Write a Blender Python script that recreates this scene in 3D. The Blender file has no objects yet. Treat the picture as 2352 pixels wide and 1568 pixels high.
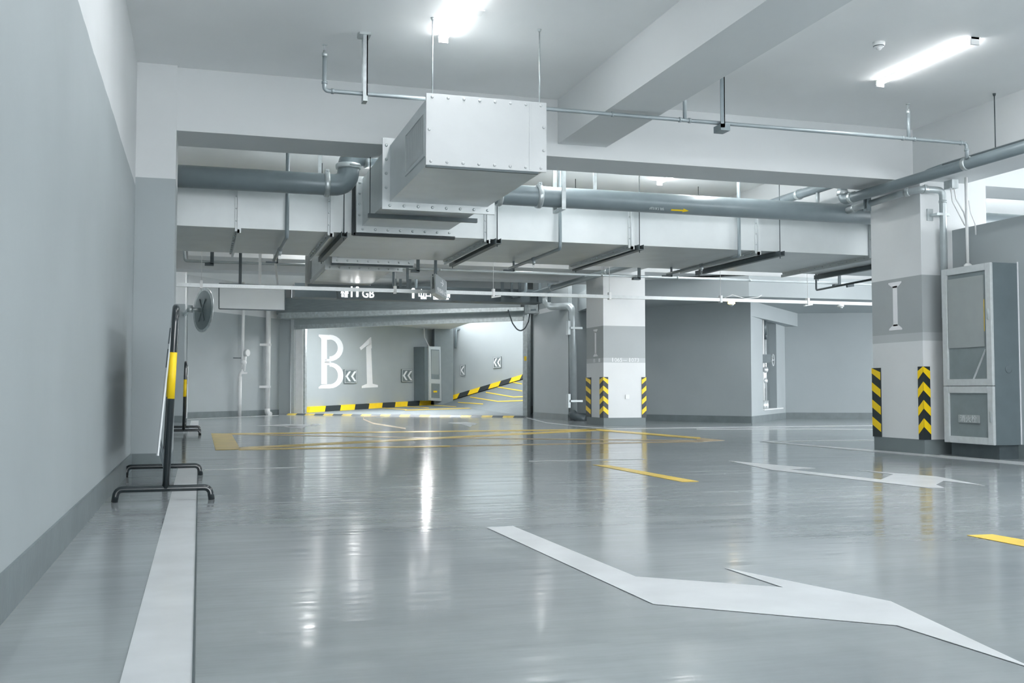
import bpy, bmesh, math, random
from mathutils import Vector, Matrix
random.seed(7)
S = bpy.context.scene
COL = S.collection

# ---------------------------------------------------------------- camera, world, exposure
FPX, CX, CY, CAMH = 2383.0, 1176.0, 784.0, 0.75
PITCH = math.atan(112 / FPX); YAW = math.radians(16.75)
cam = bpy.data.objects.new('camera', bpy.data.cameras.new('camera')); COL.objects.link(cam)
cam.data.sensor_width = 36; cam.data.lens = 36 * FPX / 2352
cam.data.clip_start = 0.05; cam.data.clip_end = 200
cam.location = (0, 0, CAMH); cam.rotation_euler = (math.pi / 2 + PITCH, 0, -YAW)
S.camera = cam
w = bpy.data.worlds.new('world'); S.world = w; w.use_nodes = True
w.node_tree.nodes['Background'].inputs[0].default_value = (0.82, 0.84, 0.86, 1)
w.node_tree.nodes['Background'].inputs[1].default_value = 1.15  # soft fill entering by the open rear, added to even out the brightness
S.view_settings.view_transform = 'Standard'; S.view_settings.look = 'None'
S.view_settings.gamma = 1; S.view_settings.use_curve_mapping = False
S.view_settings.exposure = 3.25
TUBE = 5.6          # emission of the ceiling tubes

# where a sight line of the surveyed photograph meets a real plane of the garage
_f = Vector((math.sin(YAW) * math.cos(PITCH), math.cos(YAW) * math.cos(PITCH), math.sin(PITCH)))
_r = Vector((math.cos(YAW), -math.sin(YAW), 0)); _u = _r.cross(_f)
def P(x, y, X=None, Y=None, Z=None, line=None, n=None, p0=None):
    d = _f * FPX + _r * (x - CX) + _u * (CY - y)
    c = Vector((0, 0, CAMH))
    if line is not None:
        (a, b), (e, g) = line; nn = Vector((g - b, a - e, 0)); t = nn.dot(Vector((a, b, 0)) - c) / nn.dot(d)
    elif n is not None: t = n.dot(p0 - c) / n.dot(d)
    elif X is not None: t = X / d.x
    elif Y is not None: t = Y / d.y
    else: t = (Z - CAMH) / d.z
    return c + d * t

# ---------------------------------------------------------------- materials
MATS = {}
def nmat(name):
    m = bpy.data.materials.new(name); m.use_nodes = True
    return m, m.node_tree, m.node_tree.nodes['Principled BSDF']
def mat(name, col, rough=0.5, metal=0.0, var=0.04, scale=6.0, bump=0.0, bscale=40, coat=0.0, rvar=0.0, emit=0, stretch=(1, 1, 1)):
    if name in MATS: return MATS[name]
    m, t, b = nmat(name)
    N, L = t.nodes, t.links
    geo = N.new('ShaderNodeNewGeometry'); mp = N.new('ShaderNodeMapping'); mp.inputs['Scale'].default_value = stretch
    L.new(geo.outputs['Position'], mp.inputs[0])
    nz = N.new('ShaderNodeTexNoise'); nz.inputs['Scale'].default_value = scale; nz.inputs['Detail'].default_value = 5
    L.new(mp.outputs[0], nz.inputs['Vector'])
    rp = N.new('ShaderNodeMapRange'); rp.inputs['From Min'].default_value = .3; rp.inputs['From Max'].default_value = .7
    rp.inputs['To Min'].default_value = 1 - var; rp.inputs['To Max'].default_value = 1 + var
    L.new(nz.outputs['Fac'], rp.inputs[0])
    mx = N.new('ShaderNodeVectorMath'); mx.operation = 'SCALE'; mx.inputs[0].default_value = col[:3]
    L.new(rp.outputs[0], mx.inputs['Scale']); L.new(mx.outputs[0], b.inputs['Base Color'])
    b.inputs['Roughness'].default_value = rough; b.inputs['Metallic'].default_value = metal
    if coat: b.inputs['Coat Weight'].default_value = coat; b.inputs['Coat Roughness'].default_value = .1
    if rvar:
        r2 = N.new('ShaderNodeMapRange'); r2.inputs['To Min'].default_value = rough - rvar; r2.inputs['To Max'].default_value = rough + rvar
        L.new(nz.outputs['Fac'], r2.inputs[0]); L.new(r2.outputs[0], b.inputs['Roughness'])
    if bump:
        n2 = N.new('ShaderNodeTexNoise'); n2.inputs['Scale'].default_value = bscale; n2.inputs['Detail'].default_value = 4
        L.new(mp.outputs[0], n2.inputs['Vector'])
        bp = N.new('ShaderNodeBump'); bp.inputs['Strength'].default_value = bump; bp.inputs['Distance'].default_value = .02
        L.new(n2.outputs['Fac'], bp.inputs['Height']); L.new(bp.outputs[0], b.inputs['Normal'])
    if emit:
        b.inputs['Emission Color'].default_value = (*col[:3], 1); b.inputs['Emission Strength'].default_value = emit
    MATS[name] = m
    return m
def banded(name, cols, cuts, wob=0.006, rough=.6):
    """paint in horizontal bands: cols[0] below cuts[0], cols[1] up to cuts[1] ..."""
    m, t, b = nmat(name); N, L = t.nodes, t.links
    geo = N.new('ShaderNodeNewGeometry'); sp = N.new('ShaderNodeSeparateXYZ'); L.new(geo.outputs['Position'], sp.inputs[0])
    nz = N.new('ShaderNodeTexNoise'); nz.inputs['Scale'].default_value = 2.2; nz.inputs['Detail'].default_value = 3
    L.new(geo.outputs['Position'], nz.inputs['Vector'])
    ad = N.new('ShaderNodeMath'); ad.operation = 'MULTIPLY_ADD'; ad.inputs[1].default_value = wob * 2
    L.new(nz.outputs['Fac'], ad.inputs[0]); L.new(sp.outputs['Z'], ad.inputs[2])
    cur = None
    for i, c in enumerate(cols):
        if i == 0:
            rgb = N.new('ShaderNodeRGB'); rgb.outputs[0].default_value = (*c, 1); cur = rgb.outputs[0]; continue
        gt = N.new('ShaderNodeMath'); gt.operation = 'GREATER_THAN'; gt.inputs[1].default_value = cuts[i - 1] + wob
        L.new(ad.outputs[0], gt.inputs[0])
        mx = N.new('ShaderNodeMix'); mx.data_type = 'RGBA'; L.new(gt.outputs[0], mx.inputs['Factor'])
        L.new(cur, mx.inputs['A']); mx.inputs['B'].default_value = (*c, 1); cur = mx.outputs['Result']
    n2 = N.new('ShaderNodeTexNoise'); n2.inputs['Scale'].default_value = 1.3; n2.inputs['Detail'].default_value = 6
    L.new(geo.outputs['Position'], n2.inputs['Vector'])
    rp = N.new('ShaderNodeMapRange'); rp.inputs['From Min'].default_value = .3; rp.inputs['From Max'].default_value = .7
    rp.inputs['To Min'].default_value = .965; rp.inputs['To Max'].default_value = 1.03; L.new(n2.outputs['Fac'], rp.inputs[0])
    vm = N.new('ShaderNodeVectorMath'); vm.operation = 'SCALE'; L.new(cur, vm.inputs[0]); L.new(rp.outputs[0], vm.inputs['Scale'])
    L.new(vm.outputs[0], b.inputs['Base Color']); b.inputs['Roughness'].default_value = rough
    n3 = N.new('ShaderNodeTexNoise'); n3.inputs['Scale'].default_value = 9; n3.inputs['Detail'].default_value = 3
    bp = N.new('ShaderNodeBump'); bp.inputs['Strength'].default_value = .06; bp.inputs['Distance'].default_value = .02
    L.new(geo.outputs['Position'], n3.inputs['Vector']); L.new(n3.outputs['Fac'], bp.inputs['Height']); L.new(bp.outputs[0], b.inputs['Normal'])
    MATS[name] = m; return m
m_tube2 = None
def floor_mat():
    m, t, b = nmat('epoxy_floor'); N, L = t.nodes, t.links
    geo = N.new('ShaderNodeNewGeometry')
    nz = N.new('ShaderNodeTexNoise'); nz.inputs['Scale'].default_value = .7; nz.inputs['Detail'].default_value = 7; nz.inputs['Roughness'].default_value = .6
    L.new(geo.outputs['Position'], nz.inputs['Vector'])
    cr = N.new('ShaderNodeValToRGB'); cr.color_ramp.elements[0].position = .3; cr.color_ramp.elements[1].position = .7
    cr.color_ramp.elements[0].color = (.245, .275, .29, 1); cr.color_ramp.elements[1].color = (.355, .39, .405, 1)
    L.new(nz.outputs['Fac'], cr.inputs[0]); L.new(cr.outputs[0], b.inputs['Base Color'])
    # sweeping tyre streaks make the gloss vary
    mp = N.new('ShaderNodeMapping'); mp.inputs['Rotation'].default_value = (0, 0, math.radians(62)); mp.inputs['Scale'].default_value = (.5, 7, 1)
    L.new(geo.outputs['Position'], mp.inputs[0])
    n2 = N.new('ShaderNodeTexNoise'); n2.inputs['Scale'].default_value = 1.2; n2.inputs['Detail'].default_value = 6
    L.new(mp.outputs[0], n2.inputs['Vector'])
    rr = N.new('ShaderNodeMapRange'); rr.inputs['From Min'].default_value = .35; rr.inputs['From Max'].default_value = .7
    rr.inputs['To Min'].default_value = .09; rr.inputs['To Max'].default_value = .2
    L.new(n2.outputs['Fac'], rr.inputs[0]); L.new(rr.outputs[0], b.inputs['Roughness'])
    b.inputs['IOR'].default_value = 1.5; b.inputs['Specular IOR Level'].default_value = .5
    n3 = N.new('ShaderNodeTexNoise'); n3.inputs['Scale'].default_value = 5.5; n3.inputs['Detail'].default_value = 2
    mp3 = N.new('ShaderNodeMapping'); mp3.inputs['Scale'].default_value = (.55, 2.2, 1)
    L.new(geo.outputs['Position'], mp3.inputs[0]); L.new(mp3.outputs[0], n3.inputs['Vector'])
    bp = N.new('ShaderNodeBump'); bp.inputs['Strength'].default_value = .075; bp.inputs['Distance'].default_value = .02
    L.new(n3.outputs['Fac'], bp.inputs['Height']); L.new(bp.outputs[0], b.inputs['Normal'])
    MATS['floor'] = m; return m

WHITE = (.67, .70, .71); GREY = (.36, .405, .42); BASEC = (.165, .20, .21)
LGREY = (.52, .56, .57)
m_floor = floor_mat()
m_white = mat('white_wall_paint', WHITE, .65, var=.02, scale=1.2, bump=.05, bscale=8)
m_ceil = mat('ceiling_paint', (.86, .88, .885), .8, var=.03, scale=.8)
m_grey = mat('grey_wall_paint', GREY, .55, var=.03, scale=1.2, bump=.05, bscale=8)
m_base = mat('baseboard_paint', BASEC, .4, var=.1, scale=5, bump=.1, bscale=20)
m_wall = banded('two_tone_wall', [GREY, WHITE], [2.70], .02)
m_wallr = banded('two_tone_wall_far', [GREY, WHITE], [2.95], .004)
m_pil = banded('pilaster_paint', [BASEC, GREY, WHITE], [.155, 2.775], .003)
m_colm = banded('column_paint', [BASEC, WHITE, (.47, .51, .52), (.36, .395, .405), WHITE], [.17, 1.335, 1.435, 2.115], .001)
m_duct = mat('painted_duct_metal', (.60, .645, .655), .38, .25, var=.05, scale=3, bump=.12, bscale=5)
m_ductw = mat('white_duct_metal', (.50, .53, .54), .4, .1, var=.03, scale=3, bump=.15, bscale=6)
m_pipem = mat('zinc_sprinkler_pipe', (.30, .35, .37), .32, .25, var=.08, scale=5)
m_galv = mat('galvanised_steel', (.50, .55, .56), .35, .6, var=.15, scale=14)
m_pipe = mat('grey_painted_pipe', (.215, .265, .285), .35, .15, var=.06, scale=4)
m_pipel = mat('light_painted_pipe', (.42, .475, .49), .32, .25, var=.08, scale=5)
m_steel = mat('dark_steel', (.085, .11, .12), .45, .3, var=.1, scale=9)
m_dark = mat('dark_duct_paint', (.075, .10, .11), .5, .1)
m_black = mat('black_rubber', (.02, .03, .034), .45)
m_yel = mat('yellow_paint', (.95, .66, .01), .42, var=.04, emit=0)
m_yelf = mat('yellow_floor_paint', (.88, .62, .08), .3, var=.12, scale=3)
m_oraf = mat('worn_orange_floor_paint', (.62, .46, .25), .3, var=.2, scale=3)
m_whf = mat('white_floor_paint', (.60, .63, .65), .28, var=.08, scale=4)
m_whr = mat('white_letter_paint', (.80, .82, .84), .5, var=.02)
m_alu = mat('brushed_aluminium', (.62, .66, .67), .35, .35, var=.05, scale=20)
m_blk = mat('black_enamel', (.012, .02, .024), .22, var=.1, coat=.6)
m_glass = mat('cabinet_grey_panel', (.20, .24, .25), .22, .0, var=.06, scale=6)
m_cabside = mat('cabinet_side_paint', (.12, .155, .17), .4, var=.05)
m_panel = mat('door_covering_panel', (.30, .335, .335), .5, var=.03)
m_plast = mat('white_plastic', (.78, .80, .80), .35)
m_blank = mat('sign_back_sheet', (.62, .66, .67), .4, .1, var=.03, scale=2)
m_mirror = mat('mirror_back', (.20, .25, .26), .4, .2, var=.08)
m_led = mat('sign_letters_lit', (1, 1, 1), emit=.65)
m_tube = mat('tube_diffuser_lit', (1, 1, 1), emit=TUBE)
m_tube2 = mat('ramp_fill_tube_lit', (1, 1, 1), emit=TUBE * 4.2)  # stronger emission for the fill tubes added over the ramp
m_warm = mat('warm_sensor_lens', (1, .70, .2), emit=.7)
m_seal = mat('black_sealant', (.03, .04, .045), .6)
m_shut = mat('shutter_slats', (.26, .30, .31), .4, .3, var=.1, scale=3, stretch=(1, 1, 12))
m_hazard = {0: m_yel, 1: m_black}

# ---------------------------------------------------------------- mesh and object helpers
ORG = {}
class MB:
    def __init__(s): s.bm = bmesh.new(); s.mi = 0
    def _face(s, vs):
        try: f = s.bm.faces.new(vs); f.material_index = s.mi; return f
        except ValueError: return None
    def box(s, x0, y0, z0, x1, y1, z1):
        return s.hexa([(x0, y0, z0), (x1, y0, z0), (x1, y1, z0), (x0, y1, z0)], [(x0, y0, z1), (x1, y0, z1), (x1, y1, z1), (x0, y1, z1)])
    def hexa(s, a, b):
        v = [s.bm.verts.new(p) for p in a]; u = [s.bm.verts.new(p) for p in b]; n = len(v)
        s._face(v[::-1]); s._face(u)
        for i in range(n): s._face([v[i], v[(i + 1) % n], u[(i + 1) % n], u[i]])
        return s
    def ext(s, pts, d):
        d = Vector(d); pts = [Vector(p) for p in pts]
        return s.hexa(pts, [p + d for p in pts])
    def bar(s, p0, p1, wd, ht, up=(0, 0, 1)):
        p0, p1 = Vector(p0), Vector(p1); d = (p1 - p0).normalized(); up = Vector(up)
        sd = d.cross(up).normalized(); u2 = sd.cross(d).normalized()
        q = lambda p: [p + sd * (a * wd / 2) + u2 * (b * ht / 2) for a, b in ((-1, -1), (1, -1), (1, 1), (-1, 1))]
        return s.hexa(q(p0), q(p1))
    def cyl(s, p0, p1, r, r2=None, seg=16):
        r2 = r if r2 is None else r2
        return s.rings([(Vector(p0), r), (Vector(p1), r2)], seg)
    def rings(s, pr, seg=16):
        d = (pr[-1][0] - pr[0][0]).normalized()
        a = Vector((0, 0, 1)) if abs(d.z) < .9 else Vector((1, 0, 0))
        e = d.cross(a).normalized(); g = d.cross(e)
        R = [[s.bm.verts.new(p + (e * math.cos(t) + g * math.sin(t)) * r) for t in [2 * math.pi * i / seg for i in range(seg)]] for p, r in pr]
        for A, B in zip(R, R[1:]):
            for i in range(seg): s._face([A[i], A[(i + 1) % seg], B[(i + 1) % seg], B[i]]).smooth = True
        s._face(R[0][::-1]); s._face(R[-1]); return s
    def tube(s, pts, r, seg=14, rad=None, n=6):
        """a pipe along pts with swept elbows of bend radius rad"""
        pts = [Vector(p) for p in pts]; rad = rad or r * 2.2
        path = [pts[0]]
        for a, b, c in zip(pts, pts[1:], pts[2:]):
            d1, d2 = (a - b).normalized(), (c - b).normalized()
            ang = d1.angle(d2)
            if ang > 3.1: continue
            t = min(rad / math.tan(ang / 2), (a - b).length * .49, (c - b).length * .49)
            q0, q1 = b + d1 * t, b + d2 * t
            for k in range(n + 1):
                u = k / n; path.append(q0 * (1 - u) ** 2 + b * 2 * u * (1 - u) + q1 * u ** 2)
        path.append(pts[-1])
        e = None; R = []
        for i, p in enumerate(path):
            d = (path[min(i + 1, len(path) - 1)] - path[max(i - 1, 0)]).normalized()
            if e is None: e = d.cross(Vector((0, 0, 1)) if abs(d.z) < .9 else Vector((1, 0, 0))).normalized()
            e = (e - d * e.dot(d)).normalized(); g = d.cross(e)
            R.append([s.bm.verts.new(p + (e * math.cos(t) + g * math.sin(t)) * r) for t in [2 * math.pi * j / seg for j in range(seg)]])
        for A, B in zip(R, R[1:]):
            for i in range(seg):
                f = s._face([A[i], A[(i + 1) % seg], B[(i + 1) % seg], B[i]])
                if f: f.smooth = True
        s._face(R[0][::-1]); s._face(R[-1]); return s
    def ball(s, c, r, sc=(1, 1, 1), seg=14):
        M = Matrix.Translation(Vector(c)) @ Matrix.Diagonal((*sc, 1))
        o = bmesh.ops.create_uvsphere(s.bm, u_segments=seg, v_segments=seg // 2 + 2, radius=r, matrix=M)
        for v in o['verts']:
            for f in v.link_faces: f.smooth = True; f.material_index = s.mi
        return s
    def mesh(s, me, M):
        n0 = len(s.bm.verts); s.bm.verts.ensure_lookup_table(); s.bm.from_mesh(me); s.bm.verts.ensure_lookup_table()
        for v in s.bm.verts[n0:]: v.co = M @ v.co
        return s
    def build(s, name, m, parent=None, bevel=0, at=None, **kw):
        if bevel:
            bmesh.ops.bevel(s.bm, geom=s.bm.edges[:], offset=bevel, segments=2, affect='EDGES', clamp_overlap=True)
        bmesh.ops.recalc_face_normals(s.bm, faces=s.bm.faces[:])
        vs = s.bm.verts
        lo = Vector([min(v.co[i] for v in vs) for i in range(3)]); hi = Vector([max(v.co[i] for v in vs) for i in range(3)])
        o0 = Vector(at) if at is not None else Vector(((lo.x + hi.x) / 2, (lo.y + hi.y) / 2, lo.z))
        bmesh.ops.translate(s.bm, verts=s.bm.verts[:], vec=-o0)
        me = bpy.data.meshes.new(name); s.bm.to_mesh(me); s.bm.free()
        for q in (m if isinstance(m, (list, tuple)) else [m]): me.materials.append(q)
        o = bpy.data.objects.new(name, me); COL.objects.link(o); ORG[o] = o0
        if parent is not None: o.parent = parent; o.location = o0 - ORG[parent]
        else: o.location = o0
        for k, v in kw.items(): o[k] = v
        return o
def thing(name, label, cat, loc, group=None):
    o = bpy.data.objects.new(name, None); COL.objects.link(o); o.location = loc; ORG[o] = Vector(loc)
    o.empty_display_size = .2; o['label'] = label; o['category'] = cat
    if group: o['group'] = group
    return o
def tag(o, label, cat, group=None, kind=None):
    o['label'] = label; o['category'] = cat
    if group: o['group'] = group
    if kind: o['kind'] = kind
    return o
def struct(name, b, m, label=None, **kw):
    o = b.build(name, m, **kw); o['kind'] = 'structure'
    if label: o['label'] = label
    return o
def dup(root, delta, label=None, group=None):
    def cp(o, par):
        c = o.copy(); COL.objects.link(c); c.parent = par
        ORG[c] = ORG[o] + Vector(delta)
        for ch in [x for x in o.children if x.name in COL.objects]: cp(ch, c)
        return c
    r = cp(root, None); r.location = root.location + Vector(delta)
    if label: r['label'] = label
    if group: r['group'] = group
    return r
def kids(par, name, pts, maker, m, **kw):
    """one mesh maker() built at the first of pts, then copied to the others as parts of par"""
    b = maker(Vector(pts[0])); first = b.build(name, m, par, at=pts[0], **kw); out = [first]
    for p in pts[1:]:
        c = first.copy(); COL.objects.link(c); c.location = first.location + Vector(p) - Vector(pts[0]); c.parent = par; ORG[c] = Vector(p); out.append(c)
    return out
def text_me(body, size, ext=.004):
    c = bpy.data.curves.new('txt', 'FONT'); c.body = body; c.size = size; c.extrude = ext; c.resolution_u = 3
    o = bpy.data.objects.new('txt', c); COL.objects.link(o); bpy.context.view_layer.update()
    me = bpy.data.meshes.new_from_object(o.evaluated_get(bpy.context.evaluated_depsgraph_get()))
    dim = o.dimensions.copy(); bpy.data.objects.remove(o); return me, dim
def frame_M(origin, xdir, updir=(0, 0, 1)):
    x = Vector(xdir).normalized(); u = Vector(updir).normalized(); n = x.cross(u)
    return Matrix((( x.x, u.x, n.x, origin[0]), (x.y, u.y, n.y, origin[1]), (x.z, u.z, n.z, origin[2]), (0, 0, 0, 1)))
def write(mb, body, size, origin, xdir, width=None, ext=.004):
    me, d = text_me(body, size, ext)
    M = frame_M(origin, xdir)
    if width: M = M @ Matrix.Diagonal((width / max(d.x, 1e-4), 1, 1, 1))
    mb.mesh(me, M); bpy.data.meshes.remove(me); return mb

# ---------------------------------------------------------------- the setting
XL = -0.61
CEIL = 3.88
GL = ((2.706, 32.62), (8.696, 27.59))         # line of the ramp gate
gdir = Vector((GL[1][0] - GL[0][0], GL[1][1] - GL[0][1], 0)).normalized(); gn = Vector((gdir.y, -gdir.x, 0))   # towards the hall
if gn.y > 0: gn = -gn
A0 = (-.33, 29.36); A1 = (2.347, 32.73)
F0 = (9.15, 25.95); F1 = (12.05, 21.1); F2 = (14.95, 24.4); F3 = (21.5, 21.6)

struct('floor', MB().ext([(XL - .3, -9, -.3), (24, -9, -.3), (24, 22, -.3), (9.2, 27.3, -.3), (8.9, 27.45, -.3), (2.5, 32.82, -.3), (XL - .3, 36, -.3)], (0, 0, .3)), m_floor)
struct('ceiling', MB().box(XL - .3, -9, CEIL, 24, 34.5, CEIL + .25), m_ceil)
struct('wall_left', MB().box(XL - .3, -9, 0, XL, 25.5, CEIL), m_wall)
struct('wall_right', MB().box(8.6, -9, 0, 8.8, 10.3, 2.66), m_grey)
struct('baseboard_left', MB().box(XL, -9, 0, XL + .012, 10.39, .158), m_base)
struct('baseboard_right', MB().box(8.585, -9, 0, 8.6, 10.3, .158), m_base)

def pilaster(x1, y0, y1, name):
    return struct(name, MB().box(XL, y0, 0, x1, y1, CEIL), m_pil)
pilaster(-.245, 10.39, 11.15, 'column')
p2 = pilaster(-.345, 25.5, 29.36, 'column')
def vwall(a, b, z0, z1, th=.2, back=1):
    a, b = Vector((*a, z0)), Vector((*b, z0)); d = (b - a).normalized(); n = Vector((-d.y, d.x, 0)) * th * back
    return MB().ext([a, b, b + n, a + n], (0, 0, z1 - z0))
def vbase(a, b, h=.158, back=-1): return vwall(a, b, 0, h, .012, back)
struct('wall_back_left', vwall(A0, A1, 0, CEIL), m_wallr); struct('baseboard_back_left', vbase(A0, A1), m_base)
struct('wall_left_far', MB().box(XL - .3, 29.3, 0, XL, 36, CEIL), m_wall)
g0 = Vector((*GL[0], 0)); g1 = Vector((*GL[1], 0))
struct('wall_gate_return', vwall(A1, (GL[0][0] - .02, GL[0][1] + .02), 0, CEIL), m_wallr)
struct('wall_above_gate', vwall(GL[0], GL[1], 2.95, CEIL), m_grey)
struct('wall_gate_right', MB().box(8.74, 24.2, 0, 8.84, 26.95, CEIL), banded('gate_side_wall', [GREY, WHITE, GREY], [2.80, 2.92], .003))
struct('baseboard_gate_right', MB().box(8.728, 24.2, 0, 8.74, 26.95, .158), m_base)
struct('column', MB().ext([P(1208, 958, Z=0), P(1229, 955, Z=0), P(1229, 955, Z=0) + Vector((.2, .6, 0)), P(1208, 958, Z=0) + Vector((.25, .6, 0))], (0, 0, CEIL)),
       banded('dark_post_paint', [(.05, .065, .07), (.105, .135, .145)], [.3], .002))
struct('wall_far_a', MB().ext([(*F0, 0), (*F1, 0), (F1[0], F1[1] + .4, 0), (F0[0] + .2, F0[1] + .2, 0)], (0, 0, CEIL)), m_grey); struct('baseboard_far_a', vbase(F0, F1), m_base)
struct('wall_far_c', vwall(F2, F3, 0, CEIL), m_grey); struct('baseboard_far_c', vbase(F2, F3), m_base)
struct('wall_far_close', vwall((8.84, 27.35), F0, 0, CEIL), m_grey)
# return wall with a niche for the hydrant pipes
d2 = (Vector((*F2, 0)) - Vector((*F1, 0))); L2 = d2.length; d2.normalize(); n2 = Vector((-d2.y, d2.x, 0))
N0, N1 = 1.35, 3.15
def seg2(a, b, z0, z1, off=0, th=.2):
    p = Vector((*F1, z0)) + d2 * a + n2 * off; q = Vector((*F1, z0)) + d2 * b + n2 * off
    r = p + n2 * th + (d2 * .3 if a == 0 and th > .1 else Vector((0, 0, 0)))
    return MB().ext([p, q, q + n2 * th, r], (0, 0, z1 - z0))
bm_ = seg2(0, N0, 0, CEIL); 
for a, b, z0, z1 in ((N1, L2, 0, CEIL), (N0, N1, 0, .27), (N0, N1, 2.5, CEIL)):
    t = seg2(a, b, z0, z1); me = bpy.data.meshes.new('x'); t.bm.to_mesh(me); bm_.mesh(me, Matrix()); t.bm.free()
struct('wall_far_b', bm_, m_grey)
bk = seg2(N0 - .1, N1 + .1, 0, 2.7, .55, .05)
for a in (N0 - .06, N1):
    t = seg2(a, a + .06, 0, 2.7, .19, .4); me = bpy.data.meshes.new('x'); t.bm.to_mesh(me); bk.mesh(me, Matrix()); t.bm.free()
t = seg2(N0, N1, 0, .26, .19, .4); me = bpy.data.meshes.new('x'); t.bm.to_mesh(me); bk.mesh(me, Matrix()); t.bm.free()
struct('wall_niche', bk, m_grey)
struct('baseboard_far_b', seg2(0, L2, 0, .158, -.012, .012), m_base)
struct('trim_1', seg2(N0 - .05, N1 + .7, .27, .30, -.04, .2), m_plast)

# beams
struct('beam', MB().box(-.245, 10.45, 3.262, 14, 11.12, CEIL), m_white)
struct('beam', MB().box(3.66, -9, 3.40, 4.22, 10.45, CEIL), m_white)
struct('beam', MB().box(8.18, -9, 3.235, 8.80, 10.45, CEIL), m_white)
struct('beam', MB().box(XL, 22.3, 3.25, 9.9, 22.95, CEIL), m_white)
struct('beam', MB().box(XL, -1.0, 3.262, 14, -.4, CEIL), m_white)
struct('beam', MB().box(-.245, 20.5, 3.30, 16, 21.1, CEIL), m_white)
struct('beam', MB().box(8.18, 11.12, 3.262, 8.80, 20.5, CEIL), m_white)
# grey downstand in front of the far walls, with its soffit
Q = [(8.95, 22.3), (9.65, 21.65), (11.5, 20.2), (14.6, 20.15), (20, 18.0)]
bm_ = MB(); W = [(9.4, 25.3), (10.3, 24.2), (12.3, 21.4), (15.2, 24.6), (21, 22)]
for (a, b), (c, d) in zip(zip(Q, Q[1:]), zip(W, W[1:])):
    bm_.ext([(*a, 2.80), (*b, 2.80), (*d, 2.80), (*c, 2.80)], (0, 0, .46))
struct('beam', bm_, m_grey)
lq = P(1834, 900, line=(F2, F3))
struct('beam', MB().ext([(*F1, 2.45), (lq.x, lq.y, 2.45), (*F2, 2.45)], (0, 0, .35)), m_grey)

# parking columns
struct('column', MB().box(8.155, 10.3, 0, 9.10, 11.25, 3.235).box(8.80, 10.3, 3.235, 9.10, 11.25, CEIL), m_colm)
struct('column', MB().box(8.155, 20.4, 0, 9.115, 21.4, CEIL), m_colm)

# ramp room behind the gate
RB = Vector((8.95, 27.35, 0)); RA = Vector((2.45, 32.85, 0))
w1a = P(690, 948, Z=0); w1b = P(1007, 928, line=((w1a.x, w1a.y), (w1a.x + 6.0, w1a.y + 6.2)))
K1 = ((w1a.x, w1a.y), (w1b.x, w1b.y))
w2 = P(1200, 871, line=((w1b.x, w1b.y), (w1b.x + 4.6, w1b.y - 3.4)))
w2dir = Vector((w2.x - w1b.x, w2.y - w1b.y, 0)); slope2 = (w2.z - w1b.z) / w2dir.length
w2dir.normalize(); w2e = Vector((w1b.x, w1b.y, w1b.z)) + w2dir * 12 + Vector((0, 0, slope2 * 12))
K2 = ((w1b.x, w1b.y), (w2e.x, w2e.y))
rb = MB()
v = [rb.bm.verts.new(p) for p in (RA, RB, Vector(w1b), Vector((w1a.x, w1a.y, w1a.z)), w2e, Vector((19, 24, w2e.z + .6)))]
rb._face([v[0], v[1], v[3]]); rb._face([v[1], v[2], v[3]]); rb._face([v[1], v[4], v[2]]); rb._face([v[1], v[5], v[4]])
m_ramp = mat('ramp_concrete', (.20, .235, .25), .6, var=.08, scale=3, bump=.1)
ramp = struct('ramp_floor', rb, m_ramp)
TOP1 = 3.2
struct('wall_ramp_a', vwall(*K1, -.1, TOP1), m_grey)
struct('wall_ramp_b', vwall(*K2, 0, 6.5), m_grey)
struct('wall_ramp_c', vwall((2.3, 33.0), (K1[0][0] - .05, K1[0][1] + .05), -.1, TOP1), m_grey)
struct('column', MB().box(w1b.x - .35, w1b.y - .8, 0, w1b.x + .42, w1b.y + .3, 4.2), mat('ramp_pier_paint', (.22, .26, .275), .6))
struct('wall_ramp_outer', vwall((9.2, 27.4), (20, 25.2), 0, 7.5), m_grey)
struct('ceiling_ramp', MB().ext([(2.2, 33.1, TOP1), (8.9, 27.5, TOP1), (w1b.x + .4, w1b.y + 1, TOP1), (K1[0][0] - .3, K1[0][1] + .6, TOP1)], (0, 0, .15)), m_white)
struct('ceiling_ramp_slope', MB().ext([(8.9, 27.5, 4.3), (19.5, 24, 7), (w2e.x + .3, w2e.y + .5, 7), (w1b.x + .4, w1b.y + 1, 5.2)], (0, 0, .15)), m_white)

# ---------------------------------------------------------------- ceiling tube lights
def tube_light(x, y0, label, ln=1.36, z=CEIL, group=None):
    t = thing('ceiling_tube_light', label, 'light', (x, y0 + ln / 2, z - .055), group)
    b = MB(); b.box(x - .043, y0, z - .018, x + .043, y0 + ln, z)
    b.build('housing', m_plast, t)
    b = MB(); n = 10; pr = [(math.cos(math.pi * k / n) * .044, -math.sin(math.pi * k / n) * .022) for k in range(n + 1)]
    a = [(x + p, y0 + .02, z - .02 + q) for p, q in pr]; c = [(x + p, y0 + ln - .02, z - .02 + q) for p, q in pr]
    b.hexa(a, c); b.build('diffuser', m_tube, t)
    for yy in (y0, y0 + ln - .02): MB().box(x - .042, yy, z - .068, x + .042, yy + .02, z).build('end_cap', m_plast, t)
    return t
T0 = tube_light(2.02, 7.47, 'white tube light on the ceiling above the capped white air outlet')
tube_light(6.55, 7.50, 'white tube light on the ceiling beside the round smoke detector')
tube_light(6.55, 12.76, 'white tube light just visible under the cross beam over the thick pipe')
fill_lab = 'white tube light on the ceiling, hidden from the camera, in a set mostly added as fill'
G = 'tube lights out of view on the ceiling, mostly added as fill'
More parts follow.
